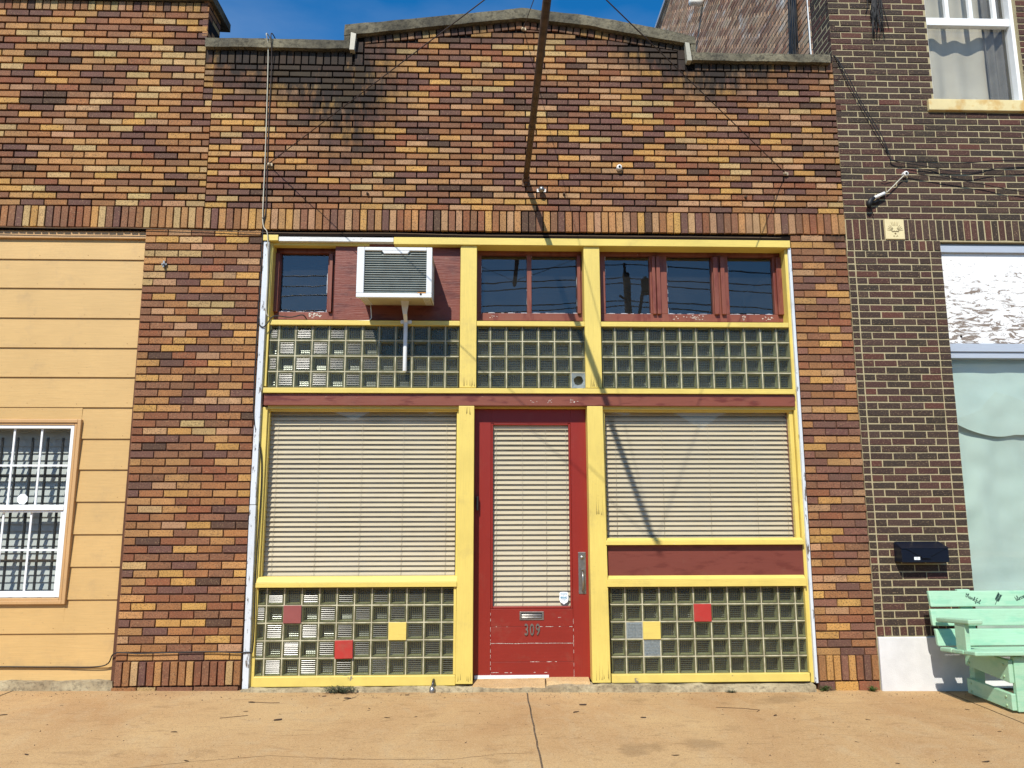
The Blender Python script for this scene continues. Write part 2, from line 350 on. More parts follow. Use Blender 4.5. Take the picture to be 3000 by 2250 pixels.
# ------------------------------------------------------------------ bricks
GOLD, TAN, PINK, ORA, BRN, PUR, DRK, RUST, BUFF = [lin(*c, .84) for c in ((208, 158, 88), (194, 144, 90), (192, 148, 108), (170, 117, 73), (146, 100, 72), (118, 82, 71), (92, 67, 54), (152, 95, 65), (202, 168, 114))]
PALC = ((GOLD, 14), (TAN, 14), (PINK, 15), (ORA, 12), (BRN, 17), (PUR, 22), (DRK, 4), (RUST, 6), (BUFF, 5))
PALL = ((GOLD, 10), (TAN, 20), (PINK, 6), (ORA, 18), (BRN, 24), (PUR, 12), (DRK, 3), (RUST, 6), (BUFF, 13))
PALP = ((GOLD, 12), (TAN, 15), (PINK, 6), (ORA, 20), (BRN, 26), (PUR, 14), (DRK, 3), (RUST, 14), (BUFF, 6))
PALD = ((lin(68, 52, 47, .78), 32), (lin(60, 51, 45, .78), 26), (lin(84, 55, 50, .78), 22), (lin(80, 61, 54, .78), 15), (lin(100, 60, 52, .78), 5))
PALS = ((lin(206, 166, 134, .9), 30), (lin(184, 144, 114, .9), 30), (lin(214, 182, 152, .9), 20), (lin(156, 112, 88, .9), 20))
PALR = ((GOLD, 12), (TAN, 13), (PINK, 6), (ORA, 12), (BRN, 26), (lin(140, 96, 78, .84), 24), (RUST, 8), (PUR, 7))
def pick(pal):
    t = random.uniform(0, sum(w_ for _, w_ in pal))
    for c, w_ in pal:
        t -= w_
        if t <= 0: break
    k = random.uniform(.88, 1.12); return tuple(x*k*random.uniform(.96, 1.04) for x in c)
F0 = (0, 0, 1, 0)                                    # facade frame: origin x, y, direction of u
def add_brick(mb, u0, u1, z0, z1, col, soot=None, fr=F0, proud=0, depth=.05, m=1, poly=None):
    ox, oy, ux, uy = fr; nx, ny = uy, -ux
    j = lambda: random.uniform(-.0016, .0016)
    p = random.uniform(-.001, .0035)+proud; ch = .0022
    c4 = poly or [(u0+j(), z0+j()), (u1+j(), z0+j()), (u1+j(), z1+j()), (u0+j(), z1+j())]
    cu = sum(a for a, _ in c4)/4; cz = sum(b for _, b in c4)/4
    n = len(mb.v)
    for lvl, q in ((0, -ch), (1, 0), (2, 0)):
        for u, z in c4:
            if lvl == 0:
                du, dz = cu-u, cz-z; u += math.copysign(min(ch, abs(du)), du); z += math.copysign(min(ch, abs(dz)), dz)
            d = p if lvl == 0 else (p-ch if lvl == 1 else p-depth)
            mb.v.append((ox+ux*u+nx*d, oy+uy*u+ny*d, z))
            mb.c.append((*col, soot(u, z) if soot else 0))
    mb.face((n, n+1, n+2, n+3), m)
    for a in (0, 4):
        for i in range(4): mb.face((n+a+(i+1) % 4, n+a+i, n+a+4+i, n+a+4+(i+1) % 4), m)
def sheetbox(mb, x0, x1, y0, y1, z0, z1, m=0):
    n0 = len(mb.v); mb.box(x0, x1, y0, y1, z0, z1, m); mb.c += [(0, 0, 0, 0)]*(len(mb.v)-n0)
def sheetprism(mb, pts, y0, y1, m=0):
    n0 = len(mb.v); mb.prism(pts, y0, y1, m); mb.c += [(0, 0, 0, 0)]*(len(mb.v)-n0)
def courses(mb, u0, u1, z0, z1, h, L, pal, joint=.0170, vj=.0118, top=None, soot=None, fr=F0, hole=None, phase=None, proud=0, start=0):
    n = round((z1-z0)/h); h = (z1-z0)/n
    for r in range(n):
        a, b = z0+r*h+joint*.5, z0+(r+1)*h-joint*.5
        off = ((r+start) % 2)*L/2 + (phase if phase is not None else 0)
        u = u0-L+off % L
        if phase is None: u += random.uniform(-.012, .012)*0
        while u < u1:
            s, e = max(u, u0), min(u+L-vj, u1); u += L
            if e-s < .02: continue
            if top:
                t = min(top(s), top(e)); tt = b
                if a > t-.012: continue
                poly = [(s, a), (e, a), (e, min(b, top(e)-.006)), (s, min(b, top(s)-.006))]
                if poly[2][1] < a+.004 or poly[3][1] < a+.004: continue
            else: poly = None
            segs = [(s, e)]
            if hole:
                for hx0, hx1, hz0, hz1 in hole:
                    if a < hz1-.01 and b > hz0+.01:
                        ns = []
                        for s_, e_ in segs:
                            if e_ <= hx0 or s_ >= hx1: ns.append((s_, e_)); continue
                            if s_ < hx0-.02: ns.append((s_, hx0))
                            if e_ > hx1+.02: ns.append((hx1, e_))
                        segs = ns
            for s_, e_ in segs:
                if e_-s_ < .02: continue
                add_brick(mb, s_, e_, a, b, pick(pal), soot, fr, proud, poly=poly if (poly and (s_, e_) == (s, e)) else None)
def soldiers(mb, u0, u1, z0, z1, w_, pal, vj=.011, soot=None, proud=.012, hole=None, tall=0):
    n = round((u1-u0)/w_); w_ = (u1-u0)/n
    for i in range(n):
        s, e = u0+i*w_+vj/2, u0+(i+1)*w_-vj/2
        if hole and e > hole[0] and s < hole[1]:
            if s < hole[0]-.02: e = hole[0]-.004
            elif e > hole[1]+.02: s = hole[1]+.004
            else: continue
        add_brick(mb, s, e, z0+random.uniform(0, .003), z1-random.uniform(0, .003), pick(pal), soot, F0, proud+random.uniform(0, .003), m=1)

ATOP = [(-1.398, 6.10), (-.842, 6.165), (-.249, 6.237), (.303, 6.31), (.948, 6.241), (1.548, 6.134), (1.992, 6.035)]
ABOT = [(-1.40, 5.985), (-1.287, 6.0), (-.84, 6.059), (-.249, 6.135), (.31, 6.204), (.946, 6.134), (1.544, 6.022), (1.90, 5.965)]
ASOL = [(-1.30, 5.885), (-1.211, 5.898), (-.69, 5.964), (-.099, 6.032), (.305, 6.085), (.645, 6.062), (1.242, 5.967), (1.90, 5.865)]
def interp(tab):
    def f(x):
        if x <= tab[0][0]: return tab[0][1]
        for (a, b), (c, d) in zip(tab, tab[1:]):
            if x <= c: return b+(d-b)*(x-a)/(c-a)
        return tab[-1][1]
    return f
fT, fB, fS = interp(ATOP), interp(ABOT), interp(ASOL)
def soot_c(x, z):
    g = lambda cx, cz, sx, sz, a: a*math.exp(-((x-cx)/sx)**2-((z-cz)/sz)**2)
    s = g(-1.95, 5.78, .75, .42, .78)+g(-1.35, 5.45, .50, .42, .62)+g(-1.3, 5.0, .3, .4, .38)+g(2.1, 5.66, .55, .30, .75)+g(1.65, 5.85, .45, .16, .6)+g(.3, 6.05, 1.2, .12, .25)
    if -1.3 < x < 1.9: s += .55*math.exp(-(fB(x)-z)/.10)
    else: s += .5*math.exp(-max(0, 5.78-z)/.16)
    return min(1, s+.06)
def soot_l(x, z): return min(1, .10+.45*math.exp(-max(0, 6.3-z)/.12)*(.5+.5*noise.noise((x*2, z*2, 0)))+.2*math.exp(-((x+2.7)/.2)**2)*math.exp(-((z-5.9)/.4)**2))

# ================================================================== the storefront building
B = thing('brick_building', 'low storefront building of speckled tan and purple brick with yellow trim and a peaked parapet', 'building')
XL, XR = -2.605, 3.318
wall = MB(); wall.hascol = True
# backing slab (mortar): built around the openings
MY = .020
sheetbox(wall, XL, XR, MY, .28, 3.985, 5.70)
TOPL = 5.86
arch = [(-1.39, 5.705), (1.98, 5.705), (1.98, 5.86), (1.90, 5.87)]+[(x, fT(x)-.03) for x in (1.88, 1.548, .948, .303, -.249, -.842, -1.30)]+[(-1.39, 5.95)]
sheetprism(wall, arch, MY, .28)
sheetbox(wall, XL-.09, -1.39, MY, .28, 5.705, TOPL-.01); sheetbox(wall, 1.98, XR, MY, .28, 5.705, 5.80)
sheetbox(wall, XL-.09, XL, MY+.001, .28, 5.30, 5.705)
sheetbox(wall, -3.12, -2.058, .012, .28, 0, 3.984, 2); sheetbox(wall, 2.795, XR, .012, .28, -.05, 3.984, 2)
# pilasters
def edgeL(z): return -3.085-.035*(z/4.0)
n = 56
for r in range(n):
    z0 = .275+r*(4.03-.275)/n; hh = (4.03-.275)/n; L = .2095; u = edgeL(z0)
    offs = [0] if r % 2 else [0]
    xs = []; u0 = u; first = .098 if r % 2 == 0 else .205
    xs.append((u0, u0+first-.008)); u0 += first
    while u0 < -2.06:
        e = min(u0+L-.009, -2.060)
        if e-u0 > .03: xs.append((u0, e))
        u0 += L
    for s, e in xs: add_brick(wall, s, e, z0+.0065, z0+hh-.0065, pick(PALP), lambda x, z: .08, F0)
    if z0 < 3.99:
        xs = []; u0 = 2.799; first = .098 if r % 2 else .205
        xs.append((u0, u0+first-.008)); u0 += first
        while u0 < XR-.02:
            e = min(u0+L-.009, XR); xs.append((u0, e)) if e-u0 > .03 else None; u0 += L
        for s, e in xs: add_brick(wall, s, e, z0+.0062, z0+hh-.0062, pick(PALR), lambda x, z: .04+.5*math.exp(-(4-z)/.15)*(x > 3.1), F0)
# base soldiers
soldiers(wall, -3.085, -2.05, .082, .270, .0665, PALP, proud=.014); soldiers(wall, 2.797, XR, .078, .280, .0665, PALR, proud=.014)
for a, b in ((-3.10, -2.90), (-2.89, -2.74), (-2.73, -2.44), (-2.43, -2.07)): add_brick(wall, a, b, .02, .068, pick(PALP), None, F0, .012)
for a, b in ((2.80, 2.93), (2.94, 3.13), (3.14, 3.312)): add_brick(wall, a, b, -.02, .066, pick(PALP), None, F0, .008)
# soldier band over the shopfront
soldiers(wall, XL+.0, XR, 4.030, 4.224, .067, PALC, proud=.016)
sheetbox(wall, -2.05, 2.79, .004, .25, 3.975, 4.012)
# field
courses(wall, XL, XR, 4.232, 5.672, .0634, .203, PALC, soot=soot_c)
courses(wall, XL-.085, XL-.002, 5.30, 5.672, .0634, .203, PALC, soot=soot_c, start=1)
courses(wall, -1.20, 1.80, 5.672, 6.11, .0634, .203, PALC, top=fS, soot=soot_c, start=1)
for i in range(2):                                   # stacked ends beside the steps
    add_brick(wall, -1.29, -1.215, 5.76+i*.13-.08, 5.88+i*.13-.09, pick(PALC), soot_c); add_brick(wall, 1.81, 1.875, 5.76+i*.11-.08, 5.865+i*.11-.08, pick(PALC), soot_c)
for x0, x1, z0, z1 in ((XL-.088, -1.31, 5.680, 5.835), (1.965, XR, 5.680, 5.775)):
    k = round((x1-x0)/.0705); w_ = (x1-x0)/k
    for i in range(k): add_brick(wall, x0+i*w_+.006, x0+(i+1)*w_-.006, z0, z1, pick(PALC), soot_c)
xx = -1.20
while xx < 1.86:                                     # rowlocks that follow the arch
    s = (fS(xx+.06)-fS(xx))/.06; e = xx+.057; nx = -s*.11
    add_brick(wall, xx, e, 0, 0, pick(PALC), soot_c, poly=[(xx, fS(xx)+.002), (e, fS(e)+.002), (e+nx*.9, fB(e)+.0), (xx+nx*.9, fB(xx)+.0)]); xx += .0690
put('wall', wall, [M['mortar'], M['brick'], mortar('brown_pier_mortar', lin(112, 78, 60, .7))], B)
# copings: rough concrete, jittered
def rough(mb, amt, sc=7):
    mb.v = [(x+noise.noise((x*sc, y*sc, z*sc))*amt, y+noise.noise((x*sc+9, y*sc, z*sc))*amt, z+noise.noise((x*sc, y*sc+7, z*sc))*amt) for x, y, z in mb.v]
def bar(mb, x0, x1, zb, zt, y0, y1, step=.06):
    n = max(1, int((x1-x0)/step)); fb = zb if callable(zb) else (lambda x: zb); ft = zt if callable(zt) else (lambda x: zt)
    b = len(mb.v)
    for i in range(n+1):
        x = x0+(x1-x0)*i/n
        mb.v += [(x, y0, fb(x)), (x, y0, (fb(x)+ft(x))/2), (x, y0+.004, ft(x)), (x, (y0+y1)/2, ft(x)+.005), (x, y1, ft(x)), (x, y1, fb(x))]
    for i in range(n):
        for k in range(6): mb.face((b+i*6+(k+1) % 6, b+i*6+k, b+i*6+6+k, b+i*6+6+(k+1) % 6))
    mb.face(tuple(b+k for k in reversed(range(6)))); mb.face(tuple(b+n*6+k for k in range(6)))
CP = -.05
q = lambda z: SZ(z, CP)
cp = MB(); bar(cp, SX(-2.705, CP), SX(-1.35, CP), q(5.848), q(5.940), CP, .34); rough(cp, .006); put('coping', cp, M['coping'], B)
cp = MB(); bar(cp, SX(-1.398, CP), SX(1.99, CP), lambda x: q(fB(x)), lambda x: q(fT(x)), CP, .34)
bar(cp, SX(-1.396, CP), SX(-1.345, CP), q(5.93), q(6.03), CP+.004, .30, .03); bar(cp, SX(1.945, CP), SX(1.99, CP), q(5.845), q(6.0), CP+.004, .30, .03); rough(cp, .006)
put('coping', cp, M['coping'], B, label='weathered concrete coping rising to a low peak')
cp = MB(); bar(cp, SX(1.955, CP), SX(3.302, CP), q(5.785), q(5.868), CP-.002, .34); rough(cp, .006); put('coping', cp, M['coping'], B)
M['flash'] = paint('old_white_flashing', lin(190, 186, 168, .8), None, dirt=.5)
cp = MB(); cp.prism([(SX(-1.345, CP), q(5.835)), (SX(-1.30, CP), q(5.835)), (SX(-1.287, CP), q(6.0)), (SX(-1.335, CP), q(6.015))], CP-.006, .1); rough(cp, .003); put('flashing', cp, M['flash'], B)
cp = MB(); cp.prism([(SX(1.90, CP), q(5.779)), (SX(1.945, CP), q(5.779)), (SX(1.925, CP), q(5.965)), (SX(1.883, CP), q(5.972))], CP-.006, .1)
rough(cp, .003); put('flashing', cp, M['flash'], B)
# roof, back and party walls
mb = MB(); mb.box(-2.6, 3.3, .285, 9, 5.25, 5.32); mb.box(-2.6, 3.3, 8.8, 9, .0, 5.245); mb.box(-2.6, -2.45, .285, 8.79, 0, 5.245); mb.box(3.15, 3.3, .285, 8.79, 0, 5.245)
put('roof', mb, M['roof'], B)
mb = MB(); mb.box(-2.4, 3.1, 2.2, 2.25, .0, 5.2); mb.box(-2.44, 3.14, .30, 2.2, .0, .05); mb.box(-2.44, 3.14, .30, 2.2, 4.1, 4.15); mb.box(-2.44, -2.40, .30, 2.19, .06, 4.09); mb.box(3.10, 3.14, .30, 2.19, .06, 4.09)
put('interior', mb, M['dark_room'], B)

# --- shopfront joinery
def bx(y0, y1, x0, x1, z0, z1, mb=None, m=0):
    mb = mb or MB(); return mb.box(SX(x0, y0), SX(x1, y0), y0, y1, SZ(z0, y0), SZ(z1, y0), m)
def joint(*a): return None
put('trim', bx(-.028, .14, -.879, 2.790, 3.905, 3.972), M['yellow_h'], B, .003, 'yellow board across the top of the shopfront')
put('trim', bx(-.012, .06, -1.926, -.881, 3.925, 3.966), M['white_oldh'], B, .002, 'peeling white board over the air conditioner')
put('trim', bx(-.026, .06, -2.064, -1.928, 3.930, 3.984), M['yellow_h'], B, .003, 'short yellow block at the top left corner')
put('trim', bx(.03, .11, -1.965, -1.10, 3.885, 3.920), M['yellow_h'], B, .002, 'yellow batten under the white board')
mb = MB(); mb.hexa([(-2.036, -.012, .05), (-1.985, -.012, .05), (-1.985, .045, .05), (-2.036, .045, .05), (-2.055, -.012, 1.55), (-2.0, -.012, 1.55), (-2.0, .045, 1.55), (-2.055, .045, 1.55)])
put('trim', mb, M['white_old'], B, .003, 'peeling white strip at the left edge of the shopfront')
put('trim', bx(-.012, .045, -2.056, -2.007, 1.555, 3.925), M['white_old'], B, .003)
put('trim', bx(-.010, .045, 2.768, 2.793, .055, 3.90), M['white_old'], B, .002, 'peeling white strip at the right edge of the shopfront')
for a_ in ((-1.998, -1.945, .06, 2.40), (-2.000, -1.968, 2.585, 3.925)): put('jamb', bx(.025, .20, *a_), M['yellow_v'], B, .003)
mb = MB(); bx(.02, .20, 2.731, 2.766, .06, 3.90, mb); put('jamb', mb, M['yellow_v'], B, .003)
for x0, x1 in ((-.267, -.118), (.861, 1.008)): put('post', bx(-.006, .21, x0, x1, 2.578, 3.903), M['yellow_v'], B, .004)
for x0, x1, xb in ((-.270, -.133, -.276), (.867, 1.006, .871)):
    mb = MB(); wb = x1+(.02 if x0 > 0 else 0)
    mb.hexa([(xb, -.012, .074), (wb, -.012, .074), (wb, .19, .074), (xb, .19, .074), (x0, -.012, 2.413), (x1, -.012, 2.413), (x1, .19, 2.413), (x0, .19, 2.413)])
    put('post', mb, M['yellow_v'], B, .004)
for x0, x1 in ((-1.963, -.268), (-.117, .860), (1.009, 2.729)): put('sill', bx(.002, .17, x0, x1, 3.143, 3.187), M['yellow_h'], B, .003)
put('trim', bx(-.034, .20, -1.994, 2.751, 2.528, 2.574), M['yellow_h'], B, .003, 'yellow strip under the upper glass blocks')
put('beam', bx(-.010, .20, -1.983, 2.744, 2.417, 2.520), M['maroon_h'], B, .004, 'faded maroon beam over the door')
for a_ in ((.02, .2, -1.945, -.27, 2.384, 2.415), (.02, .2, 1.007, 2.731, 2.384, 2.415), (.06, .2, -.132, .866, 2.394, 2.415)): put('head_trim', bx(*a_), M['yellow_h'], B, .002)

def transom(panes, fx0, fx1, y=.145, fz0=3.19, fz1=3.90, extra=(), mat='maroon_v'):
    t = MB(); x = fx0; z0, z1 = 3.262, 3.812
    bx(y, y+.05, fx0, fx1, fz0, 3.262, t); bx(y-.004, y+.05, fx0, fx1, 3.812, fz1, t)
    edges = [fx0]+[v for p in panes for v in p]+[fx1]
    for i in range(0, len(edges), 2): bx(y+.001, y+.05, edges[i], edges[i+1], 3.262, 3.812, t)
    f = put('transom_window', t, M[mat], B, .004)
    if extra:
        for a, b in extra: put('mullion', bx(y-.03, y+.0, a, b, 3.262, 3.812), M['maroon_v'], f, .004)
    for a, b in panes:
        g = MB(); yy = y+.035; g.quad((SX(a, yy)-.01, yy, SZ(z0, yy)-.01), (SX(b, yy)+.01, yy, SZ(z0, yy)-.01), (SX(b, yy)+.01, yy, SZ(z1, yy)+.01), (SX(a, yy)-.01, yy, SZ(z1, yy)+.01))
        put('pane', g, M['glass'], f)
        s_ = MB(); random.seed(int(a*100)+900)
        for side in range(4):                        # flaking putty along the glass
            n_ = 60
            for i in range(n_):
                tt = i/n_; nz_ = noise.noise((tt*7+a*13, side*5.1, 0))
                if nz_ < (.12 if side != 0 else -.02): continue
                wd = .0015+.006*max(0, nz_)+random.uniform(0, .002)
                if side < 2:
                    xx_ = a+(b-a)*tt; ln = (b-a)/n_*1.1; zz = z0 if side == 0 else z1-wd; bx(y+.028, y+.034, xx_, xx_+ln, zz, zz+wd, s_)
                else:
                    zz = z0+(z1-z0)*tt; ln = (z1-z0)/n_*1.1; xx_ = a if side == 2 else b-wd; bx(y+.028, y+.034, xx_, xx_+wd, zz, zz+ln, s_)
        if s_.v: struct(put('putty', s_, M['white_old'], f), 'stuff')
    return f
transom([(-1.893, -1.466)], -1.966, -1.405, extra=((-1.966, -1.905), (-1.455, -1.425)))
put('panel', bx(.05, .10, -1.404, -.268, 3.19, 3.90), M['maroon_ply'], B, .002, 'maroon painted plywood around the air conditioner')
transom([(-.077, .339), (.381, .797)], -.117, .860, extra=((.80, .83),))
transom([(1.056, 1.468), (1.626, 2.043), (2.194, 2.612)], 1.009, 2.729, extra=((1.490, 1.52), (1.53, 1.565), (2.058, 2.10), (2.125, 2.163), (2.645, 2.70)))

# flaked paint on the transom rails, split grain in the posts
def flakes(x0, x1, z0, z1, y, n_, parent, mat, name='flaked_paint', sz=.012, up=False):
    mb = MB()
    for i in range(n_):
        t = random.random(); x = x0+(x1-x0)*t
        if noise.noise((x*6, z0*3, 4)) < -.05: continue
        z = random.uniform(z0, z1); rx, rz = random.uniform(.3, 1.3)*sz, random.uniform(.2, .6)*sz; k = 7; X, Z = SX(x, y), SZ(z, y)
        pts = [(X+rx*math.cos(6.283*j/k)*random.uniform(.6, 1.2), Z+rz*math.sin(6.283*j/k)*random.uniform(.6, 1.2)) for j in range(k)]
        n0 = len(mb.v); mb.v += [(a, y, b) for a, b in pts]; mb.face(tuple(range(n0, n0+k)))
    if mb.v: struct(put(name, mb, mat, parent), 'stuff')
random.seed(31); M['flake'] = plain('bare_primer', lin(226, 218, 206, .8), .8, 0, .1, 30); M['split'] = plain('split_grain', lin(96, 70, 34, .6), .9)
flakes(-1.90, -1.80, 3.215, 3.25, .144, 26, B, M['flake']); flakes(-1.62, -1.50, 3.205, 3.25, .144, 18, B, M['flake'])
flakes(2.30, 2.62, 3.205, 3.25, .144, 60, B, M['flake'], sz=.009); flakes(1.66, 1.95, 3.21, 3.25, .144, 30, B, M['flake'], sz=.008); flakes(.0, .25, 3.215, 3.245, .144, 12, B, M['flake'], sz=.006)
flakes(.15, .80, 2.445, 2.475, -.0105, 34, B, M['flake'], sz=.006)
def splits(x0, x1, z0, z1, y, n_, parent):
    mb = MB()
    for i in range(n_):
        x = random.uniform(x0, x1); z = random.uniform(z0, z0+.02); L = random.uniform(.02, z1-z0); w_ = random.uniform(.0008, .0022); k = 6
        for j in range(k):
            a, b = z+L*j/k, z+L*(j+1)/k; xa, xb = x+.004*noise.noise((a*20, x, 0)), x+.004*noise.noise((b*20, x, 0)); wa, wb = w_*(1-j/k), w_*(1-(j+1)/k)+.0002
            mb.quad((xa-wa, y, a), (xa+wa, y, a), (xb+wb, y, b), (xb-wb, y, b))
    struct(put('split_grain', mb, M['split'], parent), 'stuff')
splits(.88, .99, 2.58, 2.72, -.0066, 12, B); splits(-.25, -.13, 2.58, 2.66, -.0066, 9, B); splits(.90, 1.02, .09, .25, -.0126, 7, B); splits(-.26, -.15, .09, .16, -.0126, 6, B); splits(.90, .99, 1.45, 1.66, -.0126, 8, B); splits(-.22, -.16, 2.33, 2.41, -.0126, 5, B)

# --- glass block panels
def blocks(x0, x1, z0, z1, first, pitch, rows, face, par, skip=(), name='glass_block_panel', label=None):
    g = MB(); Y = face; P = lambda x: SX(x, Y); Q = lambda z: SZ(z, Y)
    cols = [x0, first]
    while cols[-1]+pitch < x1-.03: cols.append(cols[-1]+pitch)
    cols.append(x1+.012); zs = [z1-(z1-z0)*k/rows for k in range(rows+1)]
    cells = {}; jt = .0046
    g.quad((P(x0), Y+.085, Q(z0)), (P(x1), Y+.085, Q(z0)), (P(x1), Y+.085, Q(z1)), (P(x0), Y+.085, Q(z1)), 0)
    for i in range(len(cols)-1):                      # mortar grid
        if i: g.box(P(cols[i])-jt, P(cols[i])+jt, Y+.004, Y+.07, Q(z0), Q(z1), 0)
    for k in range(1, rows):
        for i in range(len(cols)-1):
            a = P(cols[i])+(jt if i else 0); b = P(cols[i+1])-jt
            g.box(a, min(b, P(x1)), Y+.0035, Y+.07, Q(zs[k])-jt, Q(zs[k])+jt, 0)
    for i in range(len(cols)-1):
        for k in range(rows):
            a = P(cols[i])+(jt if i else 0); b = min(P(cols[i+1])-jt, P(x1)); c = Q(zs[k+1])+(jt if k < rows-1 else 0); d = Q(zs[k])-(jt if k else 0)
            cells[(i, k)] = (a, b, c, d)
            if (i, k) in skip: continue
            if b-a < .02: continue
            rr = random.uniform(-.002, .002)
            def ring(i0, y0_, i1, y1_, m):
                A = [(a+i0, Y+y0_, c+i0), (b-i0, Y+y0_, c+i0), (b-i0, Y+y0_, d-i0), (a+i0, Y+y0_, d-i0)]
                C = [(a+i1, Y+y1_, c+i1), (b-i1, Y+y1_, c+i1), (b-i1, Y+y1_, d-i1), (a+i1, Y+y1_, d-i1)]
                n_ = len(g.v); g.v += A+C
                for t in range(4): g.face((n_+t, n_+(t+1) % 4, n_+4+(t+1) % 4, n_+4+t), m)
            ring(0, .012, .0035, .001, 1); ring(.0035, .001, .0085, .0015, 1); ring(.0085, .0015, .0125, .006, 1)
            ins = .0125; A0, B0, C0, D0 = a+ins, b-ins, c+ins, d-ins
            ring(ins, .0062, ins+.001, .072, 2)
            hor = (i+k) % 2 == par
            def ribs(axis, nr, y_, amp, m, seg=8):
                lo, hi = (C0, D0) if axis == 'h' else (A0, B0); prev = None; N_ = nr*seg
                ph = random.uniform(0, .3)
                for t in range(N_+1):
                    f = t/N_; yy = Y+y_-amp*abs(math.sin(math.pi*nr*f))+random.uniform(-.0001, .0001); v = lo+(hi-lo)*f; n_ = len(g.v)
                    g.v += [(A0, yy, v), (B0, yy, v)] if axis == 'h' else [(v, yy, D0), (v, yy, C0)]
                    if t: g.face((n_-2, n_-1, n_+1, n_), 1 if (m == 3 and t % seg == 0) else m, True)  # rib valleys coloured dark in place of the dark lines refraction would give
            nr = 7 if axis_ok(b-a, d-c, hor) else 5
            ribs('h' if hor else 'v', nr, .0075, .0035, 3); ribs('v' if hor else 'h', nr, .066, .003, 4)
    f = put(name, g, [M['block_mortar'], M['block_edge'], M['block_in'], M['block_front'], M['block_back']], B, label=label)
    return f, cells
def axis_ok(w_, h_, hor): return (h_ if hor else w_) > .1
blocks(-1.958, -.275, 2.578, 3.142, -1.878, .1482, 4, .035, 0)
f, cc = blocks(-.112, .856, 2.578, 3.142, .006, .1448, 4, .035, 0, skip={(6, 3)})
a, b, c, d = cc[(6, 3)]
mb = MB(); cx, cz_ = (a+b)/2, (c+d)/2; k = 22; n0 = 0
for i in range(k):
    t = 2*math.pi*i/k; s = .042+.007*noise.noise((i*.9, 1, 0))+random.uniform(-.002, .003); mx = (b-a)/2/max(abs(math.cos(t)), 1e-6); mz = (d-c)/2/max(abs(math.sin(t)), 1e-6); e = min(mx, mz)
    mb.v += [(cx+math.cos(t)*s, .044, cz_+math.sin(t)*s), (cx+math.cos(t)*e, .038, cz_+math.sin(t)*e), (cx+math.cos(t)*s*.95, .085, cz_+math.sin(t)*s*.95)]
for i in range(k): j = (i+1) % k; mb.face((i*3, i*3+1, j*3+1, j*3)); mb.face((i*3+2, i*3, j*3, j*3+2))
put('broken_block', mb, M['block_blue'], f, label='broken glass block with a round hole')
blocks(1.012, 2.727, 2.578, 3.142, 1.1337, .1476, 4, .035, 0)
f, cc = blocks(-1.956, -.278, .145, .856, -1.872, .1472, 5, .030, 1, skip={(2, 1), (5, 3), (8, 2)})
def infill(cell, mat, lab, parent, y=.022, rot=0):
    a, b, c, d = cell; mb = MB(); h = .0055; cx, cz_ = (a+b)/2, (c+d)/2
    pts = [(a-h, c-h), (b+h, c-h), (b+h, d+h), (a-h, d+h)]
    if rot: pts = [(cx+(x-cx)*math.cos(rot)-(z-cz_)*math.sin(rot), cz_+(x-cx)*math.sin(rot)+(z-cz_)*math.cos(rot)) for x, z in pts]
    mb.prism(pts, y, y+.03); put('painted_square', mb, mat, parent, .002, lab)
M['red_sq'] = paint('bright_red_square', lin(186, 58, 52, .85), None, var=.06, dirt=.35); M['mar_sq'] = paint('faded_maroon_square', lin(158, 88, 84, .8), None, var=.08, dirt=.2); M['yel_sq'] = paint('yellow_square', YEL, 'x', var=.04, bump=.15, dirt=.1)
infill(cc[(2, 1)], M['mar_sq'], 'faded maroon square among the glass blocks', f); infill(cc[(5, 3)], M['red_sq'], 'bright red square among the glass blocks', f, .008, .02); infill(cc[(8, 2)], M['yel_sq'], 'yellow square among the glass blocks', f)
f, cc = blocks(1.040, 2.722, .137, .850, 1.165, .1472, 5, .030, 0, skip={(2, 2), (5, 1), (1, 2), (2, 3)})
infill(cc[(2, 2)], M['yel_sq'], 'yellow square among the glass blocks', f); infill(cc[(5, 1)], M['red_sq'], 'bright red square among the glass blocks', f)
for c_ in ((1, 2), (2, 3)):
    a, b, c, d = cc[c_]; mb = MB(); n_ = 10
    mb.box(a, b, .034, .06, c, d)
    for i in range(n_):
        for j in range(n_):
            x, z = a+.008+(b-a-.016)*(i+.5)/n_, c+.008+(d-c-.016)*(j+.5)/n_; r = (b-a)/n_/2*.8; n0 = len(mb.v)
            mb.v += [(x-r, .0335, z-r), (x+r, .0335, z-r), (x+r, .0335, z+r), (x-r, .0335, z+r), (x, .029, z)]
            for t in range(4): mb.face((n0+t, n0+(t+1) % 4, n0+4))
    put('textured_block', mb, M['block_blue'], f, label='bluish dimpled glass block')

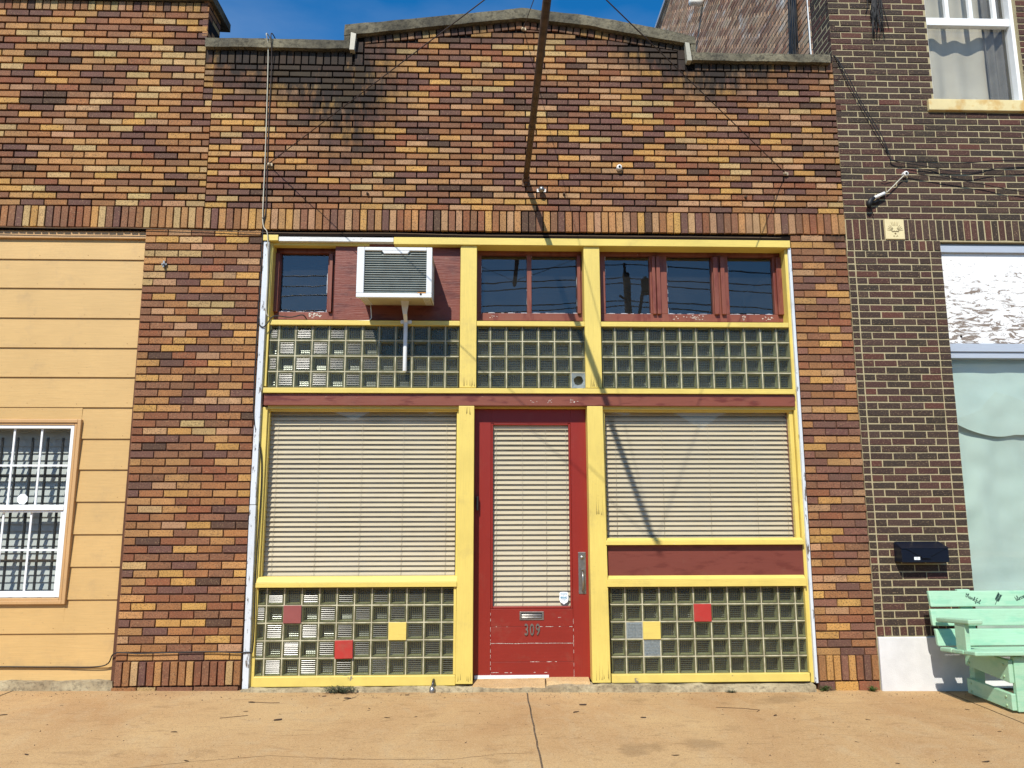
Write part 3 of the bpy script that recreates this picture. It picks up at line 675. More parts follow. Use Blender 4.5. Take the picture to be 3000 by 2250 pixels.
# --- display windows with blinds
def slats(x0, x1, z0, z1, y, pitch, parent, mat, cords, name='blind', gap=.030, tilt=56, wob=.0012, width=.044, head=.03):
    g = MB(); P = lambda v: SX(v, y); Q = lambda v: SZ(v, y); X0, X1 = P(x0), P(x1); Z0, Z1 = Q(z0), Q(z1)
    g.box(X0, X1, y-.02, y+.03, Z1-head, Z1); n_ = int((Z1-head-Z0)/pitch); t = R(tilt); hw = width/2
    for i in range(n_):
        zc = Z1-head-pitch*(i+.6)
        if zc < Z0+.01: break
        tt = t+random.uniform(-.04, .04); dy, dz = math.cos(tt)*hw, math.sin(tt)*hw; seg = 8
        for s in range(seg):
            xa, xb = X0+(X1-X0)*s/seg, X0+(X1-X0)*(s+1)/seg
            wa, wb = noise.noise((xa*1.3, i*.7, 0))*wob, noise.noise((xb*1.3, i*.7, 0))*wob
            g.hexa([(xa, y-dy, zc-dz+wa), (xb, y-dy, zc-dz+wb), (xb, y+dy, zc+dz+wb), (xa, y+dy, zc+dz+wa),
                    (xa, y-dy, zc-dz+.0022+wa), (xb, y-dy, zc-dz+.0022+wb), (xb, y+dy, zc+dz+.0022+wb), (xa, y+dy, zc+dz+.0022+wa)])
    g.box(X0, X1, y-.012, y+.012, Z0, Z0+.018)
    o = put(name, g, mat, parent)
    if cords:
        c = MB()
        for f in cords: xx = X0+(X1-X0)*f; c.tube([(xx, y-.019, Z0+.01), (xx+.002, y-.020, (Z0+Z1)/2), (xx, y-.019, Z1-head)], .0012, 5)
        put('cord', c, M['cord'], parent)
    return o
def display(x0, x1, z0, z1, cords, rightframe):
    fr = MB(); y = .05
    bx(y, y+.05, x0-.035, x0, z0, z1+.01, fr); bx(y, y+.05, x1, x1+.035, z0, z1+.01, fr); bx(y+.001, y+.05, x0, x1, z1-.012, z1+.012, fr)
    o = put('display_window', fr, M['yellow_v'], B, .003)
    if rightframe: put('inner_stile', bx(.10, .15, x1-.02, x1+.01, z0, z1), M['maroon_v'], o)
    g = MB(); yy = .085; g.quad((SX(x0, yy), yy, SZ(z0, yy)), (SX(x1, yy)+.01, yy, SZ(z0, yy)), (SX(x1, yy)+.01, yy, SZ(z1, yy)), (SX(x0, yy), yy, SZ(z1, yy))); put('pane', g, M['glass_dusty'], o)
    slats(x0+.002, x1-.006, z0-.005, z1+.02, .135, .0422, o, M['cream'], cords)
    return o
random.seed(11)
display(-1.925, -.287, .952, 2.376, (.05, .27, .50, .72, .95), False)
display(1.024, 2.680, 1.262, 2.376, (.05, .30, .55, .80, .96), True)
def slsill(x0, x1, zt, zm, zb, name='sill'):
    mb = MB(); mb.prism([(0, 0)]*3, 0, 0) if False else None
    a, b = SX(x0, -.02), SX(x1, -.02)
    mb.hexa([(a, -.005, zm), (b, -.005, zm), (b, .1, zm), (a, .1, zm), (a, .03, zt), (b, .03, zt), (b, .1, zt), (a, .1, zt)])
    mb.box(a, b, -.022, .095, zb, zm-.001); put(name, mb, M['yellow_h'], B, .003)
slsill(-1.972, -.273, .948, .905, .863); slsill(1.010, 2.745, 1.262, 1.240, 1.205); slsill(1.012, 2.745, .945, .915, .855)
put('panel', bx(.03, .08, 1.028, 2.729, .945, 1.206), M['maroon_flat'], B, .002, 'maroon board below the right display window')
mb = MB(); bx(-.004, .12, -1.952, -.277, .060, .143, mb); put('base_board', mb, M['yellow_rough'], B, .006); mb = MB(); bx(-.004, .12, 1.036, 2.726, .068, .137, mb); put('base_board', mb, M['yellow_rough'], B, .006)
for a_ in ((.0, .06, 2.722, 2.731, .14, .855), (.0, .06, -.298, -.277, .147, .857)): put('trim', bx(*a_), M['yellow_v'], B)
# footing lip and threshold
mb = MB(); bar(mb, -2.03, -.135, -.02, lambda x: .055+.006*noise.noise((x*3, 0, 0)), -.07, .12, .04); bar(mb, .50, 2.74, -.05, lambda x: .058-.012*(x > 1.8)+.006*noise.noise((x*3, 0, 0)), -.07, .12, .04); bar(mb, -.16, .52, -.02, lambda x: .05, -.065, .12, .04)
rough(mb, .012, 9); put('footing', mb, M['footing'], B)
mb = MB(); mb.hexa([(-.14, -.055, .045), (.47, -.05, .045), (.48, .17, .045), (-.12, .17, .045), (-.135, -.04, .056), (.47, -.035, .056), (.485, .17, .108), (-.12, .17, .108)]); mb.hexa([(.487, .0, .045), (.855, .0, .045), (.855, .17, .045), (.487, .17, .045), (.487, .03, .08), (.855, .03, .08), (.855, .17, .104), (.487, .17, .104)])
rough(mb, .006, 12); put('threshold', mb, M['sidewalk'], B)

# --- door
DY = .115
D = MB(); dx = lambda x: SX(x, DY); dz = lambda z: SZ(z, DY)
gx0, gx1, gz0, gz1 = .015, .718, .676, 2.264
D.box(dx(-.13), dx(gx0), DY, DY+.045, dz(.108), dz(2.40)); D.box(dx(gx1), dx(.868), DY, DY+.045, dz(.108), dz(2.40))
door = put('door', D, M['red_doorv'], B, .003)
put('rail', MB().box(dx(gx0), dx(gx1), DY+.001, DY+.045, dz(gz1), dz(2.40)), M['red_doorv'], door)
mb = MB(); zz = [.112, .245, .395, .53, .676]
for a, b in zip(zz, zz[1:]): mb.box(dx(gx0)+.001, dx(gx1)-.001, DY+.0015+random.uniform(0, .001), DY+.045, dz(a)+.0008, dz(b)-.0008)
put('bottom_panel', mb, M['red_door'], door, .0015)
random.seed(12)
for zc, xa, xb, dens in ((.395, .02, .71, .85), (.245, .35, .71, .5), (.53, .40, .71, .45), (.53, .02, .2, .35), (.16, .02, .5, .4), (.605, .5, .71, .4)):
    mb = MB(); n_ = int((xb-xa)/.008)
    for i in range(n_):
        if noise.noise((i*.21, zc*40, 0))*.5+.5 > dens: continue
        x = dx(xa+(xb-xa)*i/n_); h_ = random.uniform(.0006, .0022); zz_ = dz(zc)+.003*noise.noise((x*6, zc, 0)); mb.quad((x, DY+.0003, zz_-h_), (x+.0078, DY+.0003, zz_-h_), (x+.0078, DY+.0003, zz_+h_), (x, DY+.0003, zz_+h_))
    if mb.v: struct(put('peeled_line', mb, M['flake'], door), 'stuff')
for xc_ in (gx0, gx1):
    mb = MB()
    for i in range(70):
        if noise.noise((i*.25, xc_*9, 3)) < .0: continue
        z = dz(.12)+(dz(.66)-dz(.12))*i/70; h_ = random.uniform(.0005, .0014); x = dx(xc_); mb.quad((x-h_, DY-.0005, z), (x+h_, DY-.0005, z), (x+h_, DY-.0005, z+.008), (x-h_, DY-.0005, z+.008))
    struct(put('peeled_line', mb, M['flake'], door), 'stuff')
mb = MB(); q0 = dict(a=dx(gx0), b=dx(gx1), c=dz(gz0), d=dz(gz1)); t = .02
mb.box(q0['a'], q0['a']+t, DY+.006, DY+.04, q0['c'], q0['d']); mb.box(q0['b']-t, q0['b'], DY+.006, DY+.04, q0['c'], q0['d']); mb.box(q0['a']+t, q0['b']-t, DY+.005, DY+.04, q0['c'], q0['c']+t); mb.box(q0['a']+t, q0['b']-t, DY+.005, DY+.04, q0['d']-t, q0['d'])
put('glazing_bead', mb, M['red_doorv'], door, .006)
mb = MB(); yy = DY+.022; mb.quad((q0['a'], yy, q0['c']), (q0['b'], yy, q0['c']), (q0['b'], yy, q0['d']), (q0['a'], yy, q0['d'])); put('pane', mb, M['glass_dusty'], door)
slats(.026, .712, .690, 2.245, DY+.055, .0440, door, M['cream'], (.05, .38, .68, .94), tilt=57, width=.047, head=.045)
# letter slot
mb = MB(); a, b, c, d = dx(.261), dx(.467), dz(.584), dz(.654)
mb.box(a, b, DY-.004, DY+.004, c, d, 0); mb.box(a+.014, b-.014, DY-.0045, DY+.002, c+.012, d-.010, 1)
for k in range(3): zc = c+.020+k*.013; mb.tube([(a+.018, DY-.006, zc), (b-.018, DY-.006, zc)], .0052, 8, 0)
put('letter_slot', mb, [M['steel'], M['slot']], door, .0012)
for ch, x in zip('309', (.319, .366, .4155)): text_mesh(ch, .135, M['steel'], 'house_number', door, (dx(x), DY-.004, dz(.502)), .60, .004, bold=.0012)
# handle plate
mb = MB(); a, b, c, d = dx(.768), dx(.833), dz(.797), dz(1.146); mb.box(a, b, DY-.005, DY+.003, c, d)
hp = put('handle', mb, M['steel'], door, .002)
mb = MB(); xc = (a+b)/2; mb.lathe((xc, DY-.004, dz(1.10)), (0, -1, 0), [(0, .018), (.004, .018), (.006, .014), (.007, .006), (.010, .005)], 20); put('lock', mb, M['steel'], door); mb = MB()
mb.tube([(xc, DY-.006, dz(.985)), (xc, DY-.035, dz(.978)), (xc, DY-.050, dz(.94)), (xc+.002, DY-.050, dz(.88)), (xc, DY-.032, dz(.832)), (xc, DY-.004, dz(.822))], [.005, .007, .009, .0105, .007, .006], 12)
mb.hexa([(xc-.011, DY-.03, dz(.996)), (xc+.011, DY-.03, dz(.996)), (xc+.006, DY-.004, dz(.994)), (xc-.006, DY-.004, dz(.994)), (xc-.011, DY-.032, dz(1.002)), (xc+.011, DY-.032, dz(1.002)), (xc+.006, DY-.004, dz(1.0)), (xc-.006, DY-.004, dz(1.0))])
for sx_ in (-.022, .022): mb.lathe((xc+sx_*.5, DY-.004, dz(.975)), (0, -1, 0), [(0, .003), (.003, .002)], 8)
for sx_ in (-1, 1):
    for zz_ in (c+.012, d-.012): mb.lathe((xc+sx_*.024, DY-.005, zz_), (0, -1, 0), [(0, .004), (.002, .003)], 8)
for v in range(len(mb.v)): pass
put('handle_grip', mb, M['steel'], door, smooth=False)
# shield sticker
def sh(sc):
    cx, cz_, w_, h_ = dx(.642), dz(.762), .040*sc, .053*sc
    p = [(-.75, .95), (-.98, .72), (-.90, .45), (-1, .1), (-.96, -.35), (-.75, -.68), (-.3, -.86), (0, -1.05), (.3, -.86), (.75, -.68), (.96, -.35), (1, .1), (.90, .45), (.98, .72), (.75, .95), (0, .98)]
    return [(cx+x*w_, cz_+z*h_) for x, z in reversed(p)][::-1]
mb = MB(); mb.prism(list(reversed(sh(1.0)))[::-1], DY+.018, DY+.0205); st = put('sticker', mb, M['sticker'], door)
yy = DY+.0165
for body, sz, zz_, bo in (('PROTECTED', .0125, .795, 0), ('BY', .010, .784, 0), ("BRINKS", .0215, .766, .0004), ('HOME SECURITY', .0085, .753, 0), ('1-800', .007, .740, 0)): text_mesh(body, sz, M['blue'], 'sticker_print', door, (dx(.642), yy, dz(zz_)), .85, .0005, bold=bo)
mb = MB(); mb.box(dx(-.119), dx(.506), DY-.012, DY, dz(.112), dz(.141)); mb.box(dx(-.119), dx(.33), DY-.016, DY-.0125, dz(.104), dz(.122)); put('door_sweep', mb, M['white_metal'], door, .001)
mb = MB(); mb.box(dx(-.112), dx(-.092), DY-.05, DY-.002, dz(1.50), dz(1.62)); put('closer_bracket', mb, M['black'], door, .003)

# ================================================================== left building
Lb = thing('brick_building', 'taller tan brick building with yellow lap siding, left of the storefront', 'building', (-4.2, 0, 0))
wall = MB(); wall.hascol = True
sheetbox(wall, -7.5, -2.692, MY+.002, .30, 5.30, 6.33); sheetbox(wall, -7.5, XL-.001, MY+.002, .30, 4.015, 5.30)
soldiers(wall, -7.44, XL-.005, 4.036, 4.233, .067, PALL, proud=.014)
for x0, x1, z0, z1, s in ((-7.44, XL-.006, 4.240, 5.30, 0), (-7.44, -2.695, 5.30, 6.20, 1)): courses(wall, x0, x1, z0, z1, .0677, .212, PALL, soot=soot_l, start=s)
k = round((7.44-2.70)/.0705)
for i in range(k): add_brick(wall, -7.44+i*.0705*(4.74/(k*.0705))+.005, -7.44+(i+1)*(4.74/k)-.005, 6.207, 6.30, pick(PALL), soot_l)
courses(wall, 0.0, .30, 5.95, 6.33, .0677, .212, PALL, fr=(-2.692, 0, 0, 1), soot=lambda x, z: .2)
for a_, b_, c_, d_ in ((-7.5, -4.72, 0, 4.012), (-3.58, -3.12, 0, 4.012), (-4.72, -3.58, 0, .74), (-4.72, -3.58, 2.31, 4.012)): sheetbox(wall, a_, b_, .10, .30, c_, d_, 0)
put('wall', wall, [M['mortar'], M['brick']], Lb)
mb = MB(); bar(mb, -7.5, -2.655, 6.315, 6.40, -.05, .47); rough(mb, .005); put('coping', mb, M['coping'], Lb)
mb = MB(); mb.box(-7.5, -2.75, .305, 9, 5.7, 5.75); mb.box(-7.5, -7.35, .305, 9, 0, 5.69); mb.box(-7.34, -2.75, 8.9, 9, 0, 5.69); mb.box(-2.75, -2.66, .31, 9, 0, 5.69); put('roof', mb, M['roof'], Lb)
SZL = [3.737, 3.469, 3.196, 2.926, 2.663, 2.396, 2.122, 1.856, 1.583, 1.310, 1.041, .773, .501, .228, .118]
mb = MB(); prev = 3.93; SYY = .055
win = (-4.62, -3.545, .735, 2.290)
for zb in SZL:
    segs = [(-7.4, -3.085)]
    if zb < win[3] and prev > win[2]:
        segs = [(-7.4, win[0]), (win[1], -3.085)]
    for x0, x1 in segs:
        X0 = x0 if x0 < -7 else SX(x0, SYY); X1 = SX(x1, SYY) if x1 != -3.085 else edgeL(prev)-.004
        a, b = SZ(zb, SYY), SZ(prev, SYY)
        mb.hexa([(X0, SYY, a), (X1, SYY, a), (X1, SYY+.03, a), (X0, SYY+.03, a), (X0, SYY+.014, b+.006), (X1, SYY+.014, b+.006), (X1, SYY+.03, b+.006), (X0, SYY+.03, b+.006)])
        if segs.index((x0, x1)) == 0 and len(segs) == 2 and zb < win[2]:
            mb.hexa([(SX(win[0], SYY), SYY, a), (SX(win[1], SYY), SYY, a), (SX(win[1], SYY), SYY+.03, a), (SX(win[0], SYY), SYY+.03, a), (SX(win[0], SYY), SYY+.01, SZ(win[2], SYY)), (SX(win[1], SYY), SYY+.01, SZ(win[2], SYY)), (SX(win[1], SYY), SYY+.03, SZ(win[2], SYY)), (SX(win[0], SYY), SYY+.03, SZ(win[2], SYY))])
    if prev > win[3] > zb: mb.box(SX(win[0], SYY), SX(win[1], SYY), SYY+.007, SYY+.03, SZ(win[3], SYY), SZ(prev, SYY))
    prev = zb
put('siding', mb, M['siding'], Lb)
mb = MB(); random.seed(77)
for zb in SZL[:-1]:
    for xn in (-3.18, -3.60, -4.02, -4.44, -4.86):
        x = SX(xn+random.uniform(-.03, .03), SYY); z = SZ(zb, SYY)+.03+random.uniform(-.006, .01)
        if win[0]-.05 < x < win[1]+.06 and win[2]-.05 < z < win[3]+.1: continue
        mb.lathe((x, SYY+.0016, z), (0, -1, 0), [(0, .0034), (.0012, .003)], 8)
struct(put('nail_heads', mb, plain('rusty_nail_head', lin(150, 104, 60, .7), .8), Lb), 'stuff')
mb = MB(); mb.box(-7.4, -3.13, .035, .10, SZ(3.935, .035), 4.03); put('head_trim', mb, M['casing'], Lb, .004)
mb = MB(); bar(mb, -7.4, -3.10, -.01, lambda x: .118+.006*noise.noise((x*4, 0, 0)), -.015, .12, .04); rough(mb, .016, 8); put('footing', mb, M['footing'], Lb)
# its window
wy = .03; mb = MB(); x0, x1, z0, z1 = win[0], win[1], win[2], win[3]
def fr4(mb, y0, y1, x0, x1, z0, z1, t):
    bx(y0, y1, x0, x0+t, z0, z1, mb); bx(y0, y1, x1-t, x1, z0, z1, mb); bx(y0+.0005, y1, x0+t, x1-t, z1-t, z1, mb); bx(y0+.0005, y1, x0+t, x1-t, z0, z0+t, mb)
fr4(mb, wy, wy+.05, x0, x1, z0, z1, .03); fr4(mb, wy+.012, wy+.05, x0+.03, x1-.03, z0+.03, z1-.03, .022)
W = put('window', mb, M['casing'], Lb, .004)
mb = MB(); fr4(mb, .05, .10, x0+.052, x1-.052, z0+.058, z1-.052, .028); bx(.045, .10, x0+.08, x1-.08, 1.512, 1.556, mb); fr4(mb, .062, .10, x0+.08, x1-.08, z0+.086, 1.512, .02)
put('frame', mb, M['white'], W, .002)
mb = MB()
gx = [-4.335, -4.100, -3.868]
for g_ in gx: bx(.074, .084, g_-.008, g_+.008, 1.556, 2.222, mb); bx(.084, .092, g_-.03, g_-.014, .83, 1.50, mb)
bx(.0735, .084, x0+.08, x1-.08, 1.882, 1.898, mb); bx(.0835, .092, x0+.08, x1-.1, 1.172, 1.188, mb); put('muntins', mb, M['white'], W)
mb = MB(); yy = .095; mb.quad((SX(x0+.06, yy), yy, SZ(z0+.06, yy)), (SX(x1-.06, yy), yy, SZ(z0+.06, yy)), (SX(x1-.06, yy), yy, SZ(z1-.06, yy)), (SX(x0+.06, yy), yy, SZ(z1-.06, yy))); put('pane', mb, M['glass'], W)
mb = MB(); kx = -3.680
for i in range(7): xb = kx-i*.128; mb.box(SX(xb, .16)-.008, SX(xb, .16)+.008, .15, .166, .80, SZ(2.13, .16))
for zb in (1.09, 1.80): mb.box(SX(x0+.06, .16), SX(x1-.055, .16), .167, .175, SZ(zb, .16)-.012, SZ(zb, .16)+.012)
put('security_bars', mb, M['black'], W)
slats(x0+.03, x1-.03, z0+.05, z1-.02, .235, .062, W, M['grey_blind'], None, tilt=74, width=.072, head=.09)
mb = MB(); c8 = [(SX(-3.983, .08)+.047*math.cos(R(22.5+45*i)), SZ(1.605, .08)+.047*math.sin(R(22.5+45*i))) for i in range(8)]; mb.prism(c8, .088, .091); put('octagonal_sticker', mb, M['white'], W)
mb = MB(); mb.box(-7.3, -2.9, .34, .36, .02, 4.0); put('interior', mb, M['dark_room'], Lb)

# ================================================================== right building
Rb = thing('brick_building', 'tall dark brown brick building with pale mortar and white base, right of the storefront', 'building', (5.5, 0, 0))
RX0, RX1, RT = 3.322, 8.0, 11.0
wn = (4.290, 5.205, 5.415, 7.3); op = (4.212, 6.9, -.2, 3.975)
wall = MB(); wall.hascol = True; RM = .0035
sheetbox(wall, RX0, wn[0], RM, .36, 3.975, RT); sheetbox(wall, wn[0], RX1, RM, .36, 3.975, wn[2]); sheetbox(wall, wn[1], RX1, RM, .36, wn[2], RT); sheetbox(wall, wn[0], wn[1], RM, .36, wn[3], RT)
sheetbox(wall, RX0, op[0], RM, .36, -.1, 3.975); sheetbox(wall, op[1], RX1, RM, .36, -.1, 3.975)
HD = dict(joint=.0115, vj=.010)
courses(wall, RX0, RX1, 4.190, 5.28, .0645, .212, PALD, **HD); courses(wall, RX0, wn[0]-.002, 5.28, 7.32, .0645, .212, PALD, **HD, start=1)
courses(wall, wn[1]+.002, RX1, 5.28, 7.32, .0645, .212, PALD, **HD); courses(wall, RX0, RX1, 7.32, RT-.2, .0645, .212, PALD, **HD)
soldiers(wall, RX0+.004, op[1], 3.990, 4.185, .0665, PALD, proud=.0, vj=.012, hole=(3.692, 3.880)); soldiers(wall, RX0+.004, op[0], 3.885, 3.980, .0665, PALD, proud=.0, vj=.012)
zt = 3.880; n_ = round((zt-.515)/.0645); h = (zt-.515)/n_
for r in range(n_):
    a, b = .515+r*h+.006, .515+(r+1)*h-.006
    add_brick(wall, RX0+.002, 3.384, a, b, pick(PALD)); add_brick(wall, 4.112, 4.210, a, b, pick(PALD)); u = 3.396
    cuts = [.105, .212, .212, .160] if r % 2 else [.212, .212, .212, .05]
    if not r % 2: cuts = [.205, .212, .19, .10]
    for c_ in cuts:
        e = min(u+c_-.011, 4.102)
        if 4.102-e < .06: e = 4.102
        add_brick(wall, u, e, a, b, pick(PALD)); u += c_
        if u > 4.06 or e >= 4.10: break
soldiers(wall, RX0+.002, 4.21, .436, .512, .0665, PALD, proud=0, vj=.012)
put('wall', wall, [M['mortar_lt'], M['brick_dark']], Rb)
wall = MB(); wall.hascol = True
sheetbox(wall, RX0+.003, RX0+.3, .36, 9.5, 5.0, 10.9); sheetbox(wall, RX0+.30, RX1, 9.2, 9.5, 0, 10.9); sheetbox(wall, RX1-.3, RX1, .36, 9.2, 0, 10.9); sheetbox(wall, RX0+.02, RX0+.3, .36, 9.2, 0, 4.99)
courses(wall, -9.4, -.40, 5.2, 10.9, .070, .215, PALS, joint=.014, fr=(RX0, 0, 0, -1), vj=.012)
put('side_wall', wall, [M['mortar_side'], M['brick_side']], Rb)
wall = MB(); wall.hascol = True; courses(wall, -.385, -.004, 5.2, RT-.2, .0645, .212, PALD, fr=(RX0-.001, 0, 0, -1), **HD); put('wall_return', wall, [M['mortar_lt'], M['brick_dark']], Rb)
mb = MB(); mb.box(RX0-.05, RX0+.30, .0, 9.5, 10.905, 10.97); mb.box(RX0-.05, RX1, -.06, .36, RT+.002, RT+.08); mb.box(RX0+.3, RX1, .37, 9.5, 10.6, 10.7); put('coping', mb, M['trimgrey'], Rb)
mb = MB(); mb.box(RX0+.002, 4.205, -.030, .0, -.03, .428); put('base_plinth', mb, M['plinth'], Rb, .006)
mb = MB(); mb.box(3.695, 3.877, -.012, .02, 3.990, 4.186); orn = put('carved_stone', mb, M['lime'], Rb, .006)
mb = MB(); oc = (3.786, 4.075)
for sx_ in (-1, 1):
    for k in range(4):
        a0 = R(8+k*14); mb.tube([(oc[0]+sx_*.028*math.cos(a0), -.013, oc[1]-.005+.028*math.sin(a0)), (oc[0]+sx_*.075*math.cos(a0), -.013, oc[1]-.005+.075*math.sin(a0))], .0022, 5)
    mb.tube([(oc[0]+sx_*.002, -.014, oc[1]-.010), (oc[0]+sx_*.012, -.016, oc[1]-.004), (oc[0]+sx_*.024, -.015, oc[1]-.012), (oc[0]+sx_*.034, -.014, oc[1]-.006)], .003, 6); mb.tube([(oc[0]+sx_*.006, -.013, oc[1]-.062), (oc[0]+sx_*.016, -.014, oc[1]-.048), (oc[0]+sx_*.022, -.013, oc[1]-.060)], .002, 5)
for k in range(5): mb.tube([(oc[0]+(k-2)*.012, -.013, oc[1]+.045), (oc[0]+(k-2)*.017, -.013, oc[1]+.085)], .002, 5)
mb.lathe((oc[0], -.012, oc[1]-.028), (0, -1, 0), [(0, .009), (.006, .006), (.008, .002)], 10)
put('relief', mb, plain('stone_relief', lin(168, 150, 112, .75), .9), orn)
# upper window
mb = MB(); y = .045; X0, X1, Z0, Z1 = wn
mb.box(X0, X0+.03, y, y+.10, Z0, Z1); mb.box(X1-.035, X1, y, y+.10, Z0, Z1); mb.box(X0+.03, X1-.035, y, y+.1, Z0, Z0+.02); mb.box(X0+.03, X1-.035, y, y+.1, 7.2, Z1)
mb.box(X0+.03, X1-.035, y+.02, y+.08, SZ(6.218, y), SZ(6.298, y))
for g_ in (4.530, 4.770, 5.010): mb.box(SX(g_, y)-.018, SX(g_, y)+.018, y+.03, y+.07, SZ(6.298, y)+.001, 7.199)
UW = put('window', mb, M['white'], Rb, .003)
mb = MB(); mb.quad((X0, .115, Z0), (X1, .115, Z0), (X1, .115, Z1), (X0, .115, Z1)); put('pane', mb, M['glass_dusty'], UW)
def drape(x0, x1, z0, z1, y, amp, freq, nx=160, nz=40, seed=0, big=0):
    g = MB()
    for j in range(nz+1):
        for i in range(nx+1):
            u, v = i/nx, j/nz; x = x0+(x1-x0)*u; z = z0+(z1-z0)*v
            d = amp*math.sin(freq*x*2*math.pi+1.7*noise.noise((x*2, z*.6, seed)))*(.7+.5*noise.noise((x*3, 0, seed)))+big*noise.noise((x*2.2, z*2.2, seed+5))+big*.5*noise.noise((x*6, z*5, seed+9))
            g.v.append((x, y+d, z))
    for j in range(nz):
        for i in range(nx): a = j*(nx+1)+i; g.face((a, a+1, a+nx+2, a+nx+1), 0, True)
    return g
put('curtain', drape(X0, 5.03, Z0, Z1, .24, .022, 4.2, seed=2, big=.02), M['curtain'], UW); put('curtain', drape(4.98, X1+.02, Z0, Z1, .20, .03, 11, seed=6), plain('darker_curtain', lin(120, 118, 112, .7), .9), UW)
mb = MB(); mb.box(4.213, 5.35, -.035, .10, 5.285, 5.400); put('window_sill', mb, M['lime2'], Rb, .006)
mb = MB(); mb.box(RX0+.32, RX1-.32, .9, .95, -.05, RT-.3); put('interior', mb, M['dark_room'], Rb)
# lower opening
X0 = op[0]; mb = MB(); mb.box(X0+.001, 6.89, .05, .12, SZ(3.870, .05), 3.972); mb.box(X0+.001, 6.89, .03, .05-.001, SZ(3.872, .03), SZ(3.935, .03))
mb.box(X0+.001, 6.89, .040, .14, SZ(2.925, .04), SZ(3.0, .04)); mb.box(X0+.001, 6.89, .055, .14, SZ(2.865, .05), SZ(2.924, .05))
SW = put('shop_window', mb, M['trimgrey'], Rb, .003)
mb = MB(); mb.box(X0+.001, 6.89, .06, .09, SZ(3.0, .06)+.001, SZ(3.870, .06)); put('weathered_panel', mb, M['peel_panel'], SW)
mb = MB(); mb.lathe((SX(4.322, .06), .061, SZ(3.066, .06)), (0, -1, 0), [(0, .013), (.002, .012)], 10); put('bolt_hole', mb, M['slot'], SW)
mb = MB(); mb.quad((X0, .10, .35), (6.89, .10, .35), (6.89, .10, 2.96), (X0, .10, 2.96)); put('pane', mb, M['glass_dusty'], SW)
mb = MB(); mb.box(X0, 6.89, .0, .13, .0, .36); mb.box(X0, X0+.012, .03, .1, .37, 2.86); put('frame', mb, M['white'], SW)
g = drape(X0-.05, 6.9, .3, 2.98, .20, .014, 2.6, 260, 150, 3, .035)
g.v = [(x, y-.003*max(0, 1-abs(noise.noise((x*1.6+z*.6, z*1.3-x*.5, 1)))*6)-.003*max(0, 1-abs(noise.noise((x*1.1, z*3.8, 7)))*8)*max(0, noise.noise((x*2, z*2, 8)))*2, z) for x, y, z in g.v]; put('cloth', g, M['cloth'], SW)
g = MB(); nx = 120
for j in range(22):
    for i in range(nx+1):
        x = X0-.03+2.7*i/nx; u = (x-X0); zb = 2.32-.16*math.sin(min(1, max(0, u/.62))*math.pi*.62)+.02*noise.noise((x*3, 0, 0)); z = zb+(2.97-zb)*j/21
        g.v.append((x, .168+.012*noise.noise((x*5, z*7, 2))-.012*(1-j/21), z))
for j in range(21):
    for i in range(nx): a = j*(nx+1)+i; g.face((a, a+1, a+nx+2, a+nx+1), 0, True)
put('cloth', g, M['cloth'], SW)

# ================================================================== things on the walls
A = thing('air_conditioner', 'white window air conditioner propped in maroon plywood above the left glass blocks', 'air conditioner', (-.82, -.2, 3.3))
AY = -.36; ax = lambda x: x; az = lambda z: z
x0, x1, z0, z1 = ax(-1.142), ax(-.497), az(3.300), az(3.748); s = .03
mb = MB(); mb.hexa([(x0+.012, AY+.03, z0+.012), (x1-.010, AY+.03, z0+.012), (x1-.010, .06, z0+.012+s), (x0+.012, .06, z0+.012+s), (x0+.012, AY+.03, z1-.01), (x1-.010, AY+.03, z1-.01), (x1-.010, .06, z1+.0), (x0+.012, .06, z1+.0)])
put('housing', mb, paint('dirty_cream_metal', lin(205, 196, 160, .8), None, var=.1, dirt=.6, bump=.05), A, .006)
mb = MB()
for k in range(10): mb.box(x1-.0105, x1-.006, AY+.08+k*.022, AY+.088+k*.022, z0+.05, z1-.1)
for k in range(4): mb.box(x1-.01+.0, x1-.004, AY+.07, AY+.32, z0+.02+k*.006, z0+.022+k*.006)
for k in range(5):
    for xs in (x0+.03+k*.012, x1-.08+k*.012): mb.hexa([(xs, AY+.05, z0+.006), (xs+.006, AY+.05, z0+.006), (xs+.006, .04, z0+.038), (xs, .04, z0+.038), (xs, AY+.05, z0+.0125), (xs+.006, AY+.05, z0+.0125), (xs+.006, .04, z0+.0445), (xs, .04, z0+.0445)])
put('vents', mb, M['white_metal'], A)
ia, ib, ic, id_ = ax(-1.078), ax(-.545), az(3.344), az(3.718)
mb = MB(); mb.prism([(x0, z0), (x1, z0), (x1, ic-.006), (x0, ic-.006)], AY, AY+.032); mb.box(x0, ia, AY, AY+.032, ic-.006, z1); mb.box(ib, x1, AY, AY+.032, ic-.006, z1); mb.box(ia, ib, AY, AY+.032, id_, z1)
mb.prism([(ia+.165, id_-.028), (ib-.165, id_-.028), (ib-.145, id_+.001), (ia+.145, id_+.001)], AY+.0015, AY+.03)
put('front_frame', mb, M['white_metal'], A, .005)
mb = MB(); mb.box(ia, ib, AY+.026, AY+.03, ic-.006, id_); put('coil', mb, M['fins'], A)
mb = MB()
for k in range(18):
    zz = ic+.004+k*(id_-ic-.006)/18
    if zz > id_-.03:
        mb.box(ia, ia+.14, AY+.014, AY+.024, zz, zz+.0036); mb.box(ib-.14, ib, AY+.014, AY+.024, zz, zz+.0036)
    else: mb.box(ia, ib, AY+.014, AY+.024, zz, zz+.0036)
put('grille', mb, M['fins_lt'], A)
mb = MB(); mb.lathe((ib-.045, AY-.001, ic-.016), (0, -1, 0), [(0, .0095), (.001, .009)], 12); put('drain_hole', mb, M['slot'], A)
